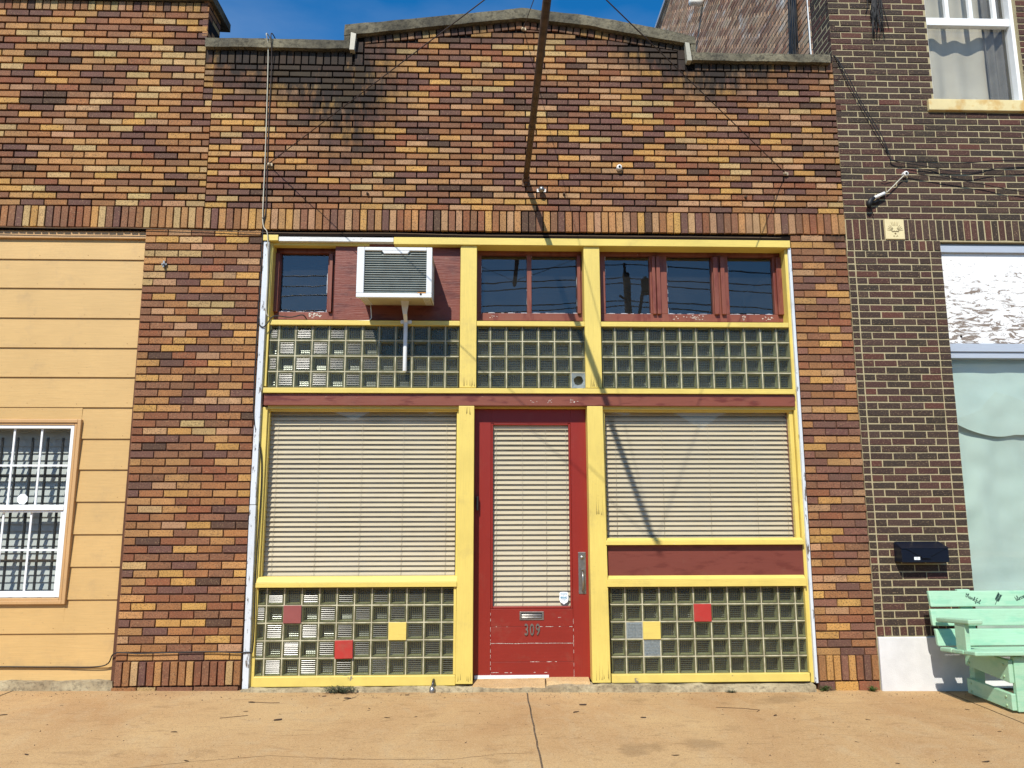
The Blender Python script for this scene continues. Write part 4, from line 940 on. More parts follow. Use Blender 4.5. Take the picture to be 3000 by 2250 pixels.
mb = MB(); mb.prism([(ib-.08, ic-.006), (ib-.005, ic-.006), (ib-.005, ic+.004), (ib-.07, ic+.003)], AY-.001, AY+.003); put('rust_patch', mb, M['rustlt'], A)
mb = MB(); mb.hexa([(-.765, -.14, 3.21), (-.730, -.14, 3.21), (-.730, -.132, 3.21), (-.765, -.132, 3.21), (-.785, -.16, 3.335), (-.71, -.16, 3.335), (-.71, -.15, 3.335), (-.785, -.15, 3.335)])
mb.hexa([(-.765, -.03, 3.16), (-.735, -.03, 3.16), (-.735, -.022, 3.16), (-.765, -.022, 3.16), (-.768, -.145, 3.235), (-.728, -.145, 3.235), (-.728, -.135, 3.235), (-.768, -.135, 3.235)])
mb.box(-.795, -.702, -.010, -.003, 3.155, 3.188); mb.tube([(-.785, -.008, 3.172), (-.785, -.014, 3.172)], .016, 10); mb.tube([(-.712, -.008, 3.172), (-.712, -.014, 3.172)], .016, 10)
mb.tube([(-.752, -.018, 3.17), (-.752, -.018, 2.720)], .0185, 14); put('support_bracket', mb, M['white_metal'], A, .0015)
mb = MB(); mb.tube([(-1.078, .03, 3.335), (-1.072, .035, 3.29), (-1.068, .04, 3.22), (-1.085, .04, 3.195), (-1.2, .04, 3.192)], .0045, 8); put('drain_tube', mb, M['white'], A)

P = thing('sign_pole', 'rusty pole sticking straight out from the brick wall above the door', 'pole', (.332, 0, 4.534))
PT = (.340, -3.05, 4.545)
mb = MB(); mb.tube([(.332, -.02, 4.534), PT], .0265, 16); put('pole_shaft', mb, M['rust'], P)
mb = MB(); mb.box(.296, .368, -.012, 0, 4.475, 4.58); mb.box(.322, .342, -.05, -.012, 4.485, 4.515); mb.tube([(.332, -.012, 4.534), (.332, -.09, 4.535)], .032, 14); put('wall_bracket', mb, plain('rusty_bracket', lin(120, 90, 70, .7), .8, 0, .4, 20, .5), P)
mb = MB(); mb.tube([(.335, -.98, 4.540), (.335, -1.0, 4.540)], .031, 14); put('clamp', mb, M['rust'], P); mb = MB(); mb.tube([(PT[0], -2.93, 4.545), (PT[0], -2.90, 4.545)], .032, 14); put('clamp', mb, M['rust'], P)
def guy(a, name, lab, r=.0042):
    g = MB(); b = (PT[0], -2.92, PT[2]+.02); g.tube([a, b], r*.9, 6)
    v = (Vector(b)-Vector(a)).normalized(); t = [Vector(a)+v*(k*.012)+Vector((math.cos(k*1.5), 0, math.sin(k*1.5)))*.006 for k in range(22)]; g.tube(t, .0025, 5)
    tag(put(name, g, M['wire']), lab, 'cable', 'guy wires holding the sign pole')
guy((-2.035, -.03, 4.662), 'guy_wire', 'thin guy wire from the left wall anchor up to the sign pole'); guy((2.765, -.03, 4.632), 'guy_wire', 'thin guy wire from the right wall anchor up to the sign pole'); guy((.318, -.03, 6.08), 'guy_wire', 'thin guy wire from under the parapet peak to the sign pole', .0035)
def anchor(x, z, lab, y=0):
    mb = MB(); mb.lathe((x, y, z), (0, -1, 0), [(0, .010), (.012, .010), (.014, .018), (.020, .018), (.022, .009), (.034, .008)], 12); mb.box(x-.012, x+.03, -.018, -.004, z-.016, z+.012)
    tag(put('wall_anchor', mb, plain('whitish_anchor', lin(190, 170, 140, .8), .6, .2, .2, 40)), lab, 'anchor', 'anchors of the guy wires')
anchor(-2.040, 4.657, 'small whitish anchor bolt beside the hanging wires'); anchor(2.778, 4.625, 'small whitish anchor bolt at the right of the brick wall'); anchor(.312, 6.075, 'small anchor bolt under the parapet peak')
K = thing('wall_fixture', 'small round metal fixture on a white paint patch beside the pole base', 'fixture', (.475, 0, 4.43))
mb = MB(); mb.box(.435, .520, -.004, 0, 4.422, 4.452); put('paint_patch', mb, M['porc'], K)
mb = MB(); mb.lathe((.475, 0, 4.432), (-.0, -1, -.1), [(0, .014), (.03, .014), (.034, .026), (.05, .030), (.066, .024), (.076, .010), (.078, .002)], 18); put('globe', mb, M['steel'], K, smooth=True)
def knob(x, z, lab, y=0, r=.026, cat='insulator', out=.05):
    k = thing('porcelain_insulator', lab, cat, (x, y, z)); mb = MB(); mb.lathe((x, y, z), (0, -1, 0), [(0, r*.8), (out*.3, r), (out*.45, r*.7), (out*.6, r), (out*.95, r*.9), (out, r*.5)], 18); put('body', mb, M['porc'], k)
    mb = MB(); mb.lathe((x, y-out, z), (0, -1, 0), [(0, r*.45), (.004, r*.42)], 10); put('screw', mb, M['slot'], k); return k
knob(1.206, 4.660, 'white porcelain insulator on the tan brick wall, right of the pole'); knob(3.921, 4.628, 'white porcelain insulator on the dark brick wall')
k = thing('porcelain_insulator', 'white porcelain insulator on the upper side wall above the parapet', 'insulator', (3.32, 3.9, 9.3)); mb = MB(); mb.lathe((3.32, 3.95, 9.32), (-1, 0, 0), [(0, .05), (.06, .07), (.12, .05), (.2, .06), (.22, .02)], 12); put('body', mb, M['porc'], k)
for x, z, lab in ((2.391, 4.39, 'small rusted bolt stub in the tan brick wall above the right windows'), (-1.13, 4.385, 'small rusted bolt stub in the tan brick wall above the air conditioner'), (.688, 4.40, 'small rusted bolt stub in the wall right of the round fixture')):
    mb = MB(); mb.lathe((x, 0, z), (0, -1, 0), [(0, .013), (.012, .012), (.014, .008), (.035, .007)], 10); tag(put('bolt_stub', mb, M['rust']), lab, 'bolt', 'bolt stubs left in the brick wall')
mb = MB(); mb.box(-2.95, -2.905, -.02, 0, 3.682, 3.700); mb.box(-2.934, -2.918, -.03, 0, 3.66, 3.72); mb.tube([(-2.926, -.03, 3.69), (-2.926, -.05, 3.685), (-2.926, -.05, 3.67)], .005, 6); tag(put('metal_hook', mb, M['steel']), 'small grey metal clip on the left brick pilaster', 'hook')

def cable(pts, r, mat, name, lab, grp=None, seg=6, dens=8):
    P_ = [Vector(p) for p in pts]; out = []
    for i in range(len(P_)-1):
        p0, p1, p2, p3 = P_[max(i-1, 0)], P_[i], P_[i+1], P_[min(i+2, len(P_)-1)]
        for k in range(dens):
            t = k/dens; out.append(.5*((2*p1)+(p2-p0)*t+(2*p0-5*p1+4*p2-p3)*t*t+(3*p1-p0-3*p2+p3)*t**3))
    out.append(P_[-1]); mb = MB(); mb.tube(out, r, seg); return tag(put(name, mb, mat), lab, 'cable', grp)
y1 = -.012
cable([(-2.10, .15, 5.96), (-2.112, -.07, 5.945), (-2.10, -.035, 5.80), (-2.092, y1, 5.3), (-2.080, y1, 4.68), (-2.072, y1-.012, 4.20), (-2.055, -.035, 4.05), (-2.012, -.04, 3.96), (-2.000, -.02, 3.6), (-1.997, -.02, 3.28), (-1.975, -.01, 3.214)], .0048, M['whitewire'], 'hanging_cable', 'thin white cable hanging from the left coping to the window sill')
cable([(-2.06, .15, 5.96), (-2.068, -.07, 5.945), (-2.062, -.03, 5.7), (-2.066, y1, 5.2), (-2.060, y1, 4.75), (-2.052, y1, 4.4), (-2.046, -.03, 4.16), (-2.075, -.03, 4.13)], .0050, M['wire'], 'hanging_cable', 'thin dark cable hanging beside the white one from the left coping')
cable([(-2.046, -.03, 4.16), (-2.062, -.02, 4.0), (-2.064, -.016, 3.6), (-2.062, -.016, 2.4), (-1.975, .01, 1.9), (-1.975, .005, 1.0), (-1.966, .0, .40), (-2.014, -.02, .343), (-2.3, -.022, .350), (-2.6, -.022, .347), (-2.9, -.022, .341), (-3.09, -.02, .342), (-3.2, .03, .235), (-3.6, .045, .226), (-4.2, .045, .232), (-5.2, .045, .226)], .0052, M['black'], 'wall_cable', 'black cable down the shopfront edge and along the brick base')
cable([(-1.655, .09, 3.20), (-1.668, .05, 3.232), (-1.70, .04, 3.243), (-1.79, .02, 3.217), (-1.93, .0, 3.22), (-1.985, -.02, 3.142), (-2.016, -.022, 3.116), (-2.05, -.02, 3.14), (-2.058, -.02, 3.20)], .0052, M['black'], 'loose_cable', 'black cable looping over the sill under the small left window')
cable([(-4.6, -.016, 4.030), (-3.9, -.016, 4.022), (-3.4, -.018, 4.028), (-2.9, -.018, 4.020), (-2.1, -.02, 3.998), (-1.6, -.018, 3.995), (-.9, -.018, 4.0), (-.2, -.018, 3.990), (.6, -.018, 3.992), (1.6, -.018, 3.993), (2.7, -.018, 3.990)], .0038, plain('grimy_wire', lin(120, 100, 78, .7), .8), 'wall_cable', 'grimy thin cable along the bottom of the soldier brick band')
cable([(3.31, .05, 5.90), (3.36, -.03, 5.80), (3.45, -.025, 5.55), (3.63, -.03, 5.16), (3.79, -.02, 4.83), (3.812, -.035, 4.765), (4.05, -.06, 4.735), (4.48, -.075, 4.725), (4.8, -.06, 4.76), (5.3, -.05, 4.78), (6.5, -.05, 4.8)], .0045, M['black'], 'wall_cable', 'thick dark cable from the coping corner across the dark brick wall')
cable([(3.31, .05, 5.90), (3.40, -.03, 5.72), (3.55, -.025, 5.38), (3.72, -.03, 5.03), (3.80, -.02, 4.80), (3.818, -.035, 4.755), (4.1, -.02, 4.72), (4.5, -.05, 4.64), (5.0, -.05, 4.70), (6.5, -.05, 4.72)], .0038, M['black'], 'wall_cable', 'thinner dark cable running just below the thick one on dark brick')
cable([(3.93, -.035, 4.64), (4.2, -.04, 4.60), (4.6, -.04, 4.54), (5.07, -.04, 4.455), (6.4, -.04, 4.3)], .005, M['wire'], 'wall_cable', 'twisted wire sloping right from the insulator on dark brick')
cable([(3.915, -.035, 4.62), (3.86, -.03, 4.57), (3.80, -.03, 4.51), (3.725, -.03, 4.44)], .0055, M['whitewire'], 'wall_cable', 'short whitish wire from the insulator down to the service pipe')
cable([(3.915, -.03, 4.615), (3.83, -.025, 4.60), (3.73, -.02, 4.56), (3.69, -.02, 4.57)], .003, M['wire'], 'loose_cable', 'loose thin dark wire end left of the insulator')
T = thing('service_pipe', 'short white slanted pipe with a black wire head on the dark brick wall', 'pipe', (3.62, 0, 4.4))
mb = MB(); mb.tube([(3.70, -.04, 4.430), (3.590, -.045, 4.378)], .0165, 12); put('pipe', mb, M['porc'], T)
mb = MB(); mb.tube([(3.592, -.045, 4.379), (3.560, -.05, 4.362), (3.540, -.055, 4.325), (3.535, -.05, 4.285)], [.018, .022, .026, .018], 12); mb.tube([(3.645, -.02, 4.372), (3.60, -.03, 4.342), (3.55, -.03, 4.34)], .014, 8); mb.tube([(3.71, -.02, 4.425), (3.68, 0, 4.41)], .02, 8)
mb.tube([(3.54, -.04, 4.29), (3.565, -.03, 4.27), (3.59, -.02, 4.215)], .004, 6); put('wire_head', mb, M['black'], T)
# frayed roots / wires hanging high on the dark wall
mb = MB(); random.seed(5)
for i in range(46):
    x = 3.775+random.uniform(-.03, .05); L = random.uniform(.35, 1.25); pts = []; dx_ = random.uniform(-.09, .09); zt_ = 6.5+random.uniform(.2, .6)
    zb_ = 6.5-random.uniform(.05, .50)
    for k in range(9): t = k/8; pts.append((x+dx_*t*t+noise.noise((i, t*4, 0))*.02, -.012-random.uniform(0, .012), zt_+(zb_-zt_)*t))
    mb.tube(pts, random.uniform(.002, .0045), 4)
tag(put('dead_vine', mb, M['black']), 'dark dead vine strands hanging on the dark brick wall left of the upper window', 'vine')
# cable bundle and drip line on the side wall
mb = MB(); random.seed(8)
for i in range(30):
    y0_ = .78+random.uniform(-.10, .10); pts = []
    yb = random.uniform(.75, 1.3)
    for k in range(8): t = k/7; spread = (yb-y0_)*max(0, t-.45)*1.8; pts.append((RX0-.02-random.uniform(0, .03), y0_-.12+.12*t+spread, 7.6-2.1*t))
    mb.tube(pts, random.uniform(.003, .012), 5)
tag(put('cable_bundle', mb, M['black']), 'thick bundle of black cables down the side wall of the tall building', 'cable')
mb = MB(); mb.tube([(RX0-.004, .43+.015*noise.noise((k*.8, 0, 0)), 5.2+k*.15) for k in range(22)], [.008+.008*abs(noise.noise((k*1.3, 4, 0))) for k in range(22)], 6)
put('caulk_line', mb, paint('white_caulk', (.66, .70, .72), None, dirt=.6), Rb)

# satellite dish on the roof
dsh = thing('satellite_dish', 'round dark satellite dish rim peeking over the parapet beside the tall side wall', 'satellite dish', (1.94, 1.5, 5.32))
mb = MB(); c0 = Vector((1.935, 1.55, 6.90)); ax_ = Vector((.10, -.75, .55)).normalized(); mb.lathe(c0, ax_, [(-.09, .02), (-.08, .12), (-.05, .23), (0, .345), (.012, .350), (.005, .335), (-.04, .22), (-.07, .1), (-.078, .01)], 40); put('reflector', mb, M['dish'], dsh, smooth=True)
mb = MB(); mb.tube([(1.935, 1.66, 5.32), (1.935, 1.66, 6.82), (1.935, 1.62, 6.88)], .025, 10); mb.box(1.83, 2.04, 1.56, 1.76, 5.32, 5.335); put('mast', mb, M['steel'], dsh)

# mailbox
mbx = thing('mailbox', 'navy wall mailbox with pointed lid flap on the dark brick wall', 'mailbox', (3.8, -.05, 1.12))
MY_ = -.125; mx = lambda x: SX(x, MY_); mz = lambda z: SZ(z, MY_); a, b, c, d, e = mx(3.600), mx(4.020), mz(1.047), mz(1.165), mz(1.205)
mb = MB(); mb.hexa([(a, MY_, c), (b, MY_, c), (b, 0, c), (a, 0, c), (a, MY_, d-.005), (b, MY_, d-.005), (b, 0, e+.01), (a, 0, e+.01)]); put('box', mb, M['mail'], mbx, .004)
mb = MB(); n_ = len(mb.v); xm = (a+b)/2; pf = [(a-.004, d+.004), (a+.035, d+.001), (xm-.05, c+.052), (xm-.035, c+.046), (xm+.035, c+.046), (xm+.05, c+.052), (b-.03, d+.001), (b+.004, d+.004)]
mb.prism([(x, z) for x, z in pf], MY_-.007, MY_-.002)
mb.hexa([(a-.004, MY_-.007, d-.001), (b+.004, MY_-.007, d-.001), (b-.01, -.002, e+.010), (a+.01, -.002, e+.010), (a-.004, MY_-.007, d+.004), (b+.004, MY_-.007, d+.004), (b-.01, -.002, e+.016), (a+.01, -.002, e+.016)])
mb.box(xm-.038, xm+.038, MY_-.016, MY_-.006, c+.036, c+.047); put('lid', mb, M['mail'], mbx, .002)
mb = MB(); mb.box(a+.105, a+.155, MY_-.003, MY_-.0005, c+.022, c+.046); put('tag', mb, M['sticker'], mbx)
text_mesh('11', .026, M['slot'], 'number', mbx, (a+.130, MY_-.0035, c+.034), .7, .0005)

# ------------------------------------------------------------------ bench
bn = thing('bench', 'mint green slatted wooden bench with hand lettering in front of the dark brick wall', 'bench', (4.4, -.5, 0))
BL, BR = 3.665, 5.18
def board(x0, x1, p0, p1, thick, name, mat=M['mint'], nrm=None, clipc=.012):   # a board whose section runs p0->p1 in (y,z)
    (ya, za), (yb, zb) = p0, p1; dy, dz_ = yb-ya, zb-za; L = math.hypot(dy, dz_); ny, nz = (-dz_/L, dy/L); ny, nz = ny*thick, nz*thick
    mb = MB(); mb.hexa([(x0, ya, za), (x1, ya, za), (x1, ya+ny, za+nz), (x0, ya+ny, za+nz), (x0, yb, zb), (x1, yb, zb), (x1, yb+ny, zb+nz), (x0, yb+ny, zb+nz)]) if ny > 0 else mb.hexa([(x0, ya+ny, za+nz), (x1, ya+ny, za+nz), (x1, ya, za), (x0, ya, za), (x0, yb+ny, zb+nz), (x1, yb+ny, zb+nz), (x1, yb, zb), (x0, yb, zb)])
    return put(name, mb, mat, bn, .007)
# back slats (front face towards the street)
bk = lambda z: -.315+(z-.40)*.19
def backslat(z0, z1, x0): 
    mb = MB(); t = .034
    mb.hexa([(x0, bk(z0), z0), (BR, bk(z0), z0), (BR, bk(z0)+t, z0), (x0, bk(z0)+t, z0), (x0, bk(z1), z1), (BR, bk(z1), z1), (BR, bk(z1)+t, z1), (x0, bk(z1)+t, z1)]); return put('backrest_slat', mb, M['mint'], bn, .008)
s3 = backslat(.402, .533, 3.672); s2 = backslat(.557, .687, 3.660); s1 = backslat(.706, .830, 3.672)
for (ya, yb), za in (((-.50, -.345), .385), ((-.655, -.505), .400), ((-.805, -.660), .416)):
    mb = MB(); z0 = za; z1 = za-.004
    mb.hexa([(BL-.005, ya, z0), (BR, ya, z0), (BR, yb, z1-.012), (BL-.005, yb, z1-.012), (BL-.005, ya, z0+.034), (BR, ya, z0+.034), (BR, yb, z1+.022), (BL-.005, yb, z1+.022)]); put('seat_slat', mb, M['mint'], bn, .009)
for sx_ in (0, 1):
    m_ = (lambda x: x) if not sx_ else (lambda x: BL+BR-x)
    def bb(x0, x1, *r): x0, x1 = sorted((m_(x0), m_(x1))); return MB().box(x0, x1, *r)
    put('leg', bb(3.990, 4.078, -.745, -.705, .0, .398), M['mint'], bn, .005)
    mb = MB(); xa, xb = sorted((m_(3.992), m_(4.080))); mb.hexa([(xa, -.235, .0), (xb, -.235, .0), (xb, -.155, .0), (xa, -.155, .0), (xa, -.255, .36), (xb, -.255, .36), (xb, -.20, .36), (xa, -.20, .36)])
    put('leg', mb, M['mint'], bn, .005)
    mb = MB(); mb.hexa([(xa-.05, -.285, .36), (xb-.05, -.285, .36), (xb-.05, -.245, .36), (xa-.05, -.245, .36), (xa-.05, bk(.835)+.036, .838), (xb-.03, bk(.835)+.036, .838), (xb-.03, bk(.835)+.075, .838), (xa-.05, bk(.835)+.075, .838)]); put('back_post', mb, M['mint'], bn, .005)
    def side(name, za0, za1, zb0, zb1):
        x0, x1 = sorted((m_(3.952), m_(3.988))); mb = MB(); mb.hexa([(x0, -.735, za0), (x1, -.735, za0), (x1, -.195, zb0), (x0, -.195, zb0), (x0, -.735, za1), (x1, -.735, za1), (x1, -.195, zb1), (x0, -.195, zb1)]); o = put(name, mb, M['mint'], bn, .006)
        bo = MB(); xo = m_(3.952); ax2 = (-1, 0, 0) if not sx_ else (1, 0, 0); bm_ = plain('painted_bolt', lin(170, 205, 160, .8), .5)
        for yy_ in (-.675, -.25):
            for f_ in (.22, .75): bo = MB(); t_ = (yy_+.735)/.54; zl, zh = za0+(zb0-za0)*t_, za1+(zb1-za1)*t_; bo.lathe((xo, yy_, zl+(zh-zl)*f_), ax2, [(0, .011), (.003, .010), (.006, .006), (.007, .001)], 12); put('bolt', bo, bm_, o)
        return o
    side('side_rail', .008, .128, .012, .132); side('side_rail', .205, .372, .232, .372)
    x0, x1 = sorted((m_(3.655), m_(3.770))); mb = MB(); mb.hexa([(x0, -.765, .640), (x1, -.765, .640), (x1+.0, -.315, .596), (x0+.01, -.315, .596), (x0, -.765, .676), (x1, -.765, .676), (x1, -.315, .632), (x0+.01, -.315, .632)]); put('armrest', mb, M['mint'], bn, .01)
    put('arm_post', bb(3.668, 3.704, -.690, -.560, .425, .632), M['mint'], bn, .004)
# lettering on the top slat: hand drawn strokes
def ink(strokes, ox, oz, sc, rot, name, r=.0050):
    mb = MB(); cr, sr = math.cos(rot), math.sin(rot)
    for st_ in strokes:
        P_ = []
        for x, z in st_: X, Z = ox+(x*cr-z*sr)*sc, oz+(x*sr+z*cr)*sc; P_.append((X, bk(Z)-.0008, Z))
        for a, b in zip(P_, P_[1:]):
            a, b = Vector(a), Vector(b); d_ = (b-a); 
            if d_.length < 1e-6: continue
            s_ = Vector((-d_.z, 0, d_.x)).normalized()*r*.5; e = d_.normalized()*r*.2
            mb.quad(tuple(a-s_-e), tuple(b-s_+e), tuple(b+s_+e), tuple(a+s_-e))
    put(name, mb, M['ink'], s1)
def arc(cx, cz, rx, rz, a0, a1, n_=10): return [(cx+rx*math.cos(R(a0+(a1-a0)*i/n_)), cz+rz*math.sin(R(a0+(a1-a0)*i/n_))) for i in range(n_+1)]
G = {'t': ([[(.35, 1.6), (.3, .3), (.45, 0), (.7, .1)], [(0, 1.1), (.75, 1.2)]], .75), 'h': ([[(.1, 0), (.2, 1.5), (.4, 1.8), (.45, 1.5), (.15, .5)], arc(.42, .5, .27, .35, 170, 0)+[(.72, .05), (.9, .1)]], .9),
     'a': ([arc(.4, .42, .32, .42, 60, 420), [(.72, .8), (.70, .1), (.95, .1)]], .95), 'n': ([[(.1, .85), (.12, 0)], arc(.4, .45, .27, .38, 170, 0)+[(.68, .0), (.85, .1)]], .88),
     'k': ([[(.1, 0), (.2, 1.5), (.4, 1.75), (.42, 1.4), (.15, .5)], [(.65, .9), (.2, .4), (.7, 0), (.85, .08)]], .85), 'f': ([[(.7, 1.6), (.5, 1.8), (.35, 1.4), (.3, -.5), (.45, -.7), (.5, -.3), (.2, .2)], [(.05, .75), (.65, .8)]], .62),
     'u': ([[(.1, .85), (.12, .2), (.35, 0), (.6, .25), (.65, .85), (.65, .1), (.85, .05)]], .88), 'l': ([[(.1, .1), (.45, 1.3), (.4, 1.8), (.2, 1.5), (.2, .3), (.4, 0), (.6, .15)]], .6),
     'b': ([[(.15, 1.7), (.15, .1)], arc(.42, .4, .3, .38, 170, -170)], .85), 'e': ([[(.1, .4), (.7, .5)]+arc(.4, .42, .32, .40, 10, 300)], .8), 's': ([[(.6, .8), (.3, .85), (.2, .6), (.55, .35), (.5, .05), (.1, .05)]], .7), 'd': ([arc(.4, .42, .32, .42, 60, 420), [(.75, 1.7), (.72, 0)]], .95)}
def word(wd, ox, oz, sc, rot, name):
    st_ = []; x = 0
    for ch in wd:
        g_, ad = G[ch]
        st_ += [[(a+x, b) for a, b in s_] for s_ in g_]; x += ad
    ink(st_, ox, oz, sc, rot, name)
word('thankful', 3.975, .788, .0200, -.50, 'lettering'); word('blessed', 4.405, .748, .0200, .35, 'lettering')
mb = MB()
for k in range(5):
    t_ = (k+1)/5.5
    for sd_ in (-1, 1):
        bx_, bz_ = 4.225+.046*t_, .738+.06*t_; an = R(50+sd_*44); L = .030
        ex, ez = bx_+math.cos(an)*L, bz_+math.sin(an)*L; px_, pz_ = -math.sin(an)*.0065, math.cos(an)*.0065; mx_, mz_ = (bx_+ex)/2, (bz_+ez)/2
        mb.quad(*[(x, bk(z)-.0008, z) for x, z in ((bx_, bz_), (mx_-px_, mz_-pz_), (ex, ez), (mx_+px_, mz_+pz_))])
mb.quad(*[(x, bk(z)-.0009, z) for x, z in ((4.215, .722), (4.219, .720), (4.276, .805), (4.272, .807))]); put('leaf_motif', mb, M['ink'], s1)

# ------------------------------------------------------------------ small things on the ground
sp = thing('hose_spigot', 'short grey pipe fitting poking out of the yellow base board', 'pipe fitting', (-.465, -.05, .06))
mb = MB(); mb.tube([(-.457, .01, .112), (-.459, -.04, .098), (-.463, -.065, .07)], .011, 10); put('stem', mb, M['dark_steel'], sp)
mb = MB(); mb.lathe((-.463, -.066, .076), (-.03, -.25, -.8), [(0, .013), (.02, .024), (.045, .025), (.06, .018), (.066, .016)], 16); mb.lathe((-.466, -.082, .02), (0, 0, -1), [(0, .02), (.01, .024)], 10); put('fitting', mb, M['steel'], sp)
def weed(name, cx, cy, wx, wy, h, n_, mat, lab, seed, leaf=.02):
    random.seed(seed); mb = MB(); z00 = gz(cx)
    for i in range(n_):
        a = random.uniform(0, 2*math.pi); rr = random.random()**.7; x, y = cx+math.cos(a)*rr*wx*.25, cy+math.sin(a)*rr*wy*.25; ex, ey = cx+math.cos(a)*rr*wx, cy+math.sin(a)*rr*wy-.0; hh = h*random.uniform(.3, 1)
        pts = [(x, y, z00), ((x+ex)/2, (y+ey)/2, z00+hh*.8), (ex, ey, z00+hh*random.uniform(.3, .9))]; mb.tube(pts, .0011, 3)
        for k in range(9):
            t = .3+.7*k/8; px_ = x+(ex-x)*t; py_ = y+(ey-y)*t; pz_ = z00+hh*(.8*t*2 if t < .5 else .8+(t-.5)*.1); 
            an = random.uniform(0, 6.28); l = leaf*random.uniform(.5, 1); d = Vector((math.cos(an), math.sin(an), random.uniform(-.3, .5)))*l; s_ = Vector((-math.sin(an), math.cos(an), random.uniform(-.5, .5)))*l*.3; p = Vector((px_, py_, pz_))
            mb.quad(tuple(p), tuple(p+d*.5-s_), tuple(p+d), tuple(p+d*.5+s_))
    return tag(put(name, mb, mat), lab, 'weed')
weed('weed', -1.23, -.085, .17, .07, .055, 60, M['weed'], 'dusty grey weed below the left glass blocks', 1)
weed('weed', 2.83, -.03, .09, .05, .05, 22, M['grass'], 'thin straggly weed at the foot of the right white strip', 2, .014)
weed('weed', 3.235, -.04, .05, .04, .045, 30, M['grass'], 'small green weed at the corner with the white plinth', 3, .014)
weed('weed', 2.02, -.09, .05, .03, .02, 20, M['weed'], 'tiny dry weed under the right glass blocks', 4, .012)
def leafmesh(k):
    g = MB(); n_ = 6; L = 1.0
    for i in range(n_+1):
        t = i/n_; wd = .22*math.sin(math.pi*(.08+.84*t))*(1 if k % 2 else .7); b_ = .10*math.sin(t*3.1+k)
        g.v += [(t-.5, -wd+b_, .06), (t-.5, b_, .02+.05*math.sin(t*6)), (t-.5, wd+b_, .10+.06*(k % 3))]
    for i in range(n_):
        for j in range(2): a = i*3+j; g.face((a, a+3, a+4, a+1))
    return g
LV = [leafmesh(k) for k in range(3)]; proto = []
for k in range(3):
    o = put('dry_leaf', LV[k], M['leaf'], smooth=True); proto.append(o)
spots = [(-3.244, -.471, .022), (-1.838, -.39, .045), (-1.501, -.879, .05), (-2.119, -1.161, .04), (-1.808, -1.742, .035), (-2.821, -1.621, .03), (-3.515, -.739, .05), (-2.491, -.819, .012), (-2.268, -.516, .014), (-1.803, -.648, .03), (-1.531, -.72, .02), (-1.372, -.549, .012), (-1.185, -.573, .022), (-.658, -.163, .03), (-.901, -.575, .035), (-.898, -.627, .02), (-.734, -.817, .035), (-.527, -.797, .018), (-.198, -.553, .012), (.469, -.485, .014), (.732, -.476, .05), (.656, -.68, .05), (.708, -.703, .014), (1.131, -.83, .035), (1.161, -1.663, .045), (2.158, -.593, .014), (2.124, -.776, .035), (1.738, -.75, .018), (2.235, -.859, .018), (2.761, -.894, .028), (2.533, -1.073, .02), (2.427, -1.407, .024), (2.47, -1.83, .02), (3.032, -1.80, .055), (3.138, -.843, .014), (3.671, -.622, .03), (3.54, -1.18, .03), (1.597, -1.16, .012), (1.947, -.226, .014), (3.079, -1.667, .016), (-1.12, -.27, .05), (-1.32, -.20, .03), (-2.05, -.26, .02), (-.35, -.25, .018)]
random.seed(4)
for i, (x, y, s_) in enumerate(spots):
    o = proto[i] if i < 3 else proto[i % 3].copy()
    if i >= 3: COL.objects.link(o)
    o.location = (x, y, gz(x)+.0005); o.scale = (s_*1.15, s_*1.15, s_*.8); o.rotation_euler = (0, 0, random.choice((0, 1, 2.6, 3.1, .4, .15))+random.uniform(-.4, .4))
    wh = next(t for a, t in ((-3.1, 'below the lap siding'), (-2.05, 'below the left brick pilaster'), (-1.35, 'below the left end of the left glass blocks'), (-.7, 'below the middle of the left glass blocks'), (-.2, 'below the right end of the left glass blocks'), (.9, 'below the red door'), (1.9, 'below the left half of the right glass blocks'), (2.75, 'below the right half of the right glass blocks'), (3.32, 'below the right brick pilaster'), (99, 'below the white plinth')) if x < a)
    dp = 'close to the wall' if y > -.42 else 'a step from the wall' if y > -.70 else 'two steps from the wall' if y > -1.0 else 'in the foreground'
    tag(o, ('long' if s_ >= .035 else 'small' if s_ > .016 else 'tiny')+' leaf '+wh+', '+dp, 'leaf', 'dry leaves scattered on the sidewalk')
random.seed(21); g = MB()
for i in range(1500):
    if i < 800: x = random.uniform(-4.2, 4.2); y = -.09-abs(random.gauss(0, .10))
    else: x = random.uniform(-4.4, 4.6); y = random.uniform(-2.0, -.1)
    r_ = random.uniform(.0015, .0045) if i % 9 else random.uniform(.005, .008); z = gz(x); a = random.uniform(0, 3.1); c, s_ = math.cos(a)*r_, math.sin(a)*r_
    if y > -.09: continue
    g.v += [(x-c, y-s_, z), (x+s_*.5, y-c*.5, z), (x+c, y+s_, z), (x-s_*.5, y+c*.5, z), (x, y, z+r_*.8)]; n_ = len(g.v)-5
    for t in range(4): g.face((n_+t, n_+(t+1) % 4, n_+4))
struct(put('grit', g, plain('dark_grit', (.06, .04, .025), .9, 0, .6, 200)), 'stuff')
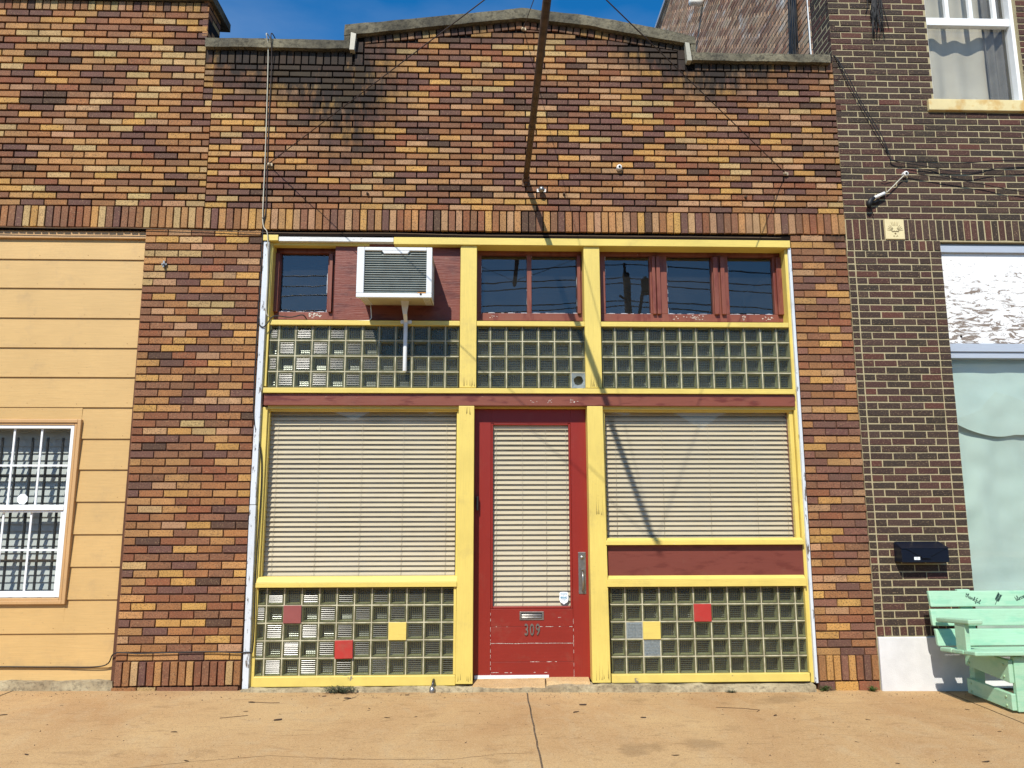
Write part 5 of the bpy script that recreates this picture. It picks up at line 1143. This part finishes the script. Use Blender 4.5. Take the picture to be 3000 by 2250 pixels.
for pts, lab in (([(-1.84+.02, -.385), (-1.70, -.405), (-1.62, -.40)], 'thin dry twig on the sidewalk before the left brick pilaster'), ([(-1.93, -.83), (-1.75, -.76)], 'short pale twig on the sidewalk below the left pilaster'), ([(1.75, -.55), (1.95, -.58), (2.06, -.63), (2.02, -.68)], 'thin curved twig on the sidewalk under the right glass blocks'), ([(-1.14, -.34), (-1.06, -.22)], 'short twig beside the dusty weed')):
    g = MB(); g.tube([(x, y, gz(x)+.003) for x, y in pts], .0016, 5); tag(put('twig', g, M['leaf']), lab, 'twig', 'twigs on the sidewalk')

# ------------------------------------------------------------------ utility pole and wires across the street (seen mirrored in the windows)
U = thing('utility_pole', 'wooden utility pole across the street, mirrored in the upper windows', 'utility pole', (5.05, -20, -.03))
mb = MB(); mb.tube([(5.35, -20, -.2), (5.10, -20, 10.15)], [.20, .13], 14); put('shaft', mb, M['wood_pole'], U)
mb = MB(); mb.tube([(5.02, -19.85, 10.1), (5.02, -19.85, 10.5)], .05, 8); mb.tube([(5.1, -19.8, 9.0), (4.75, -19.6, 9.15)], .04, 8); mb.tube([(5.35, -19.85, 7.6), (5.75, -19.7, 9.9)], .06, 8); mb.lathe((5.75, -19.7, 9.2), (0, 0, 1), [(0, .08), (.02, .15), (.6, .15), (.65, .1)], 12); mb.lathe((4.62, -19.7, 7.9), (0, 0, 1), [(0, .05), (.02, .12), (.5, .12), (.52, .06)], 12)
put('hardware', mb, M['wood_pole'], U)
for k, (zz, sg, yy_) in enumerate(((10.45, .5, -19.85), (9.95, .35, -20.0), (9.80, .5, -20.2), (9.05, .4, -19.9), (8.9, .5, -20.05), (7.9, .6, -20.1))):
    g = MB()
    for xa, xb in ((5.05, -25), (5.05, 35)): g.tube(slack((xa, yy_, zz), (xb, yy_, zz-.2), sg, 16, .05), .022, 5)
    tag(put('overhead_wire', g, M['black']), ('topmost', 'second highest', 'third highest', 'third lowest', 'second lowest', 'lowest')[k]+' overhead wire at the utility pole across the street', 'wire', 'overhead wires across the street')
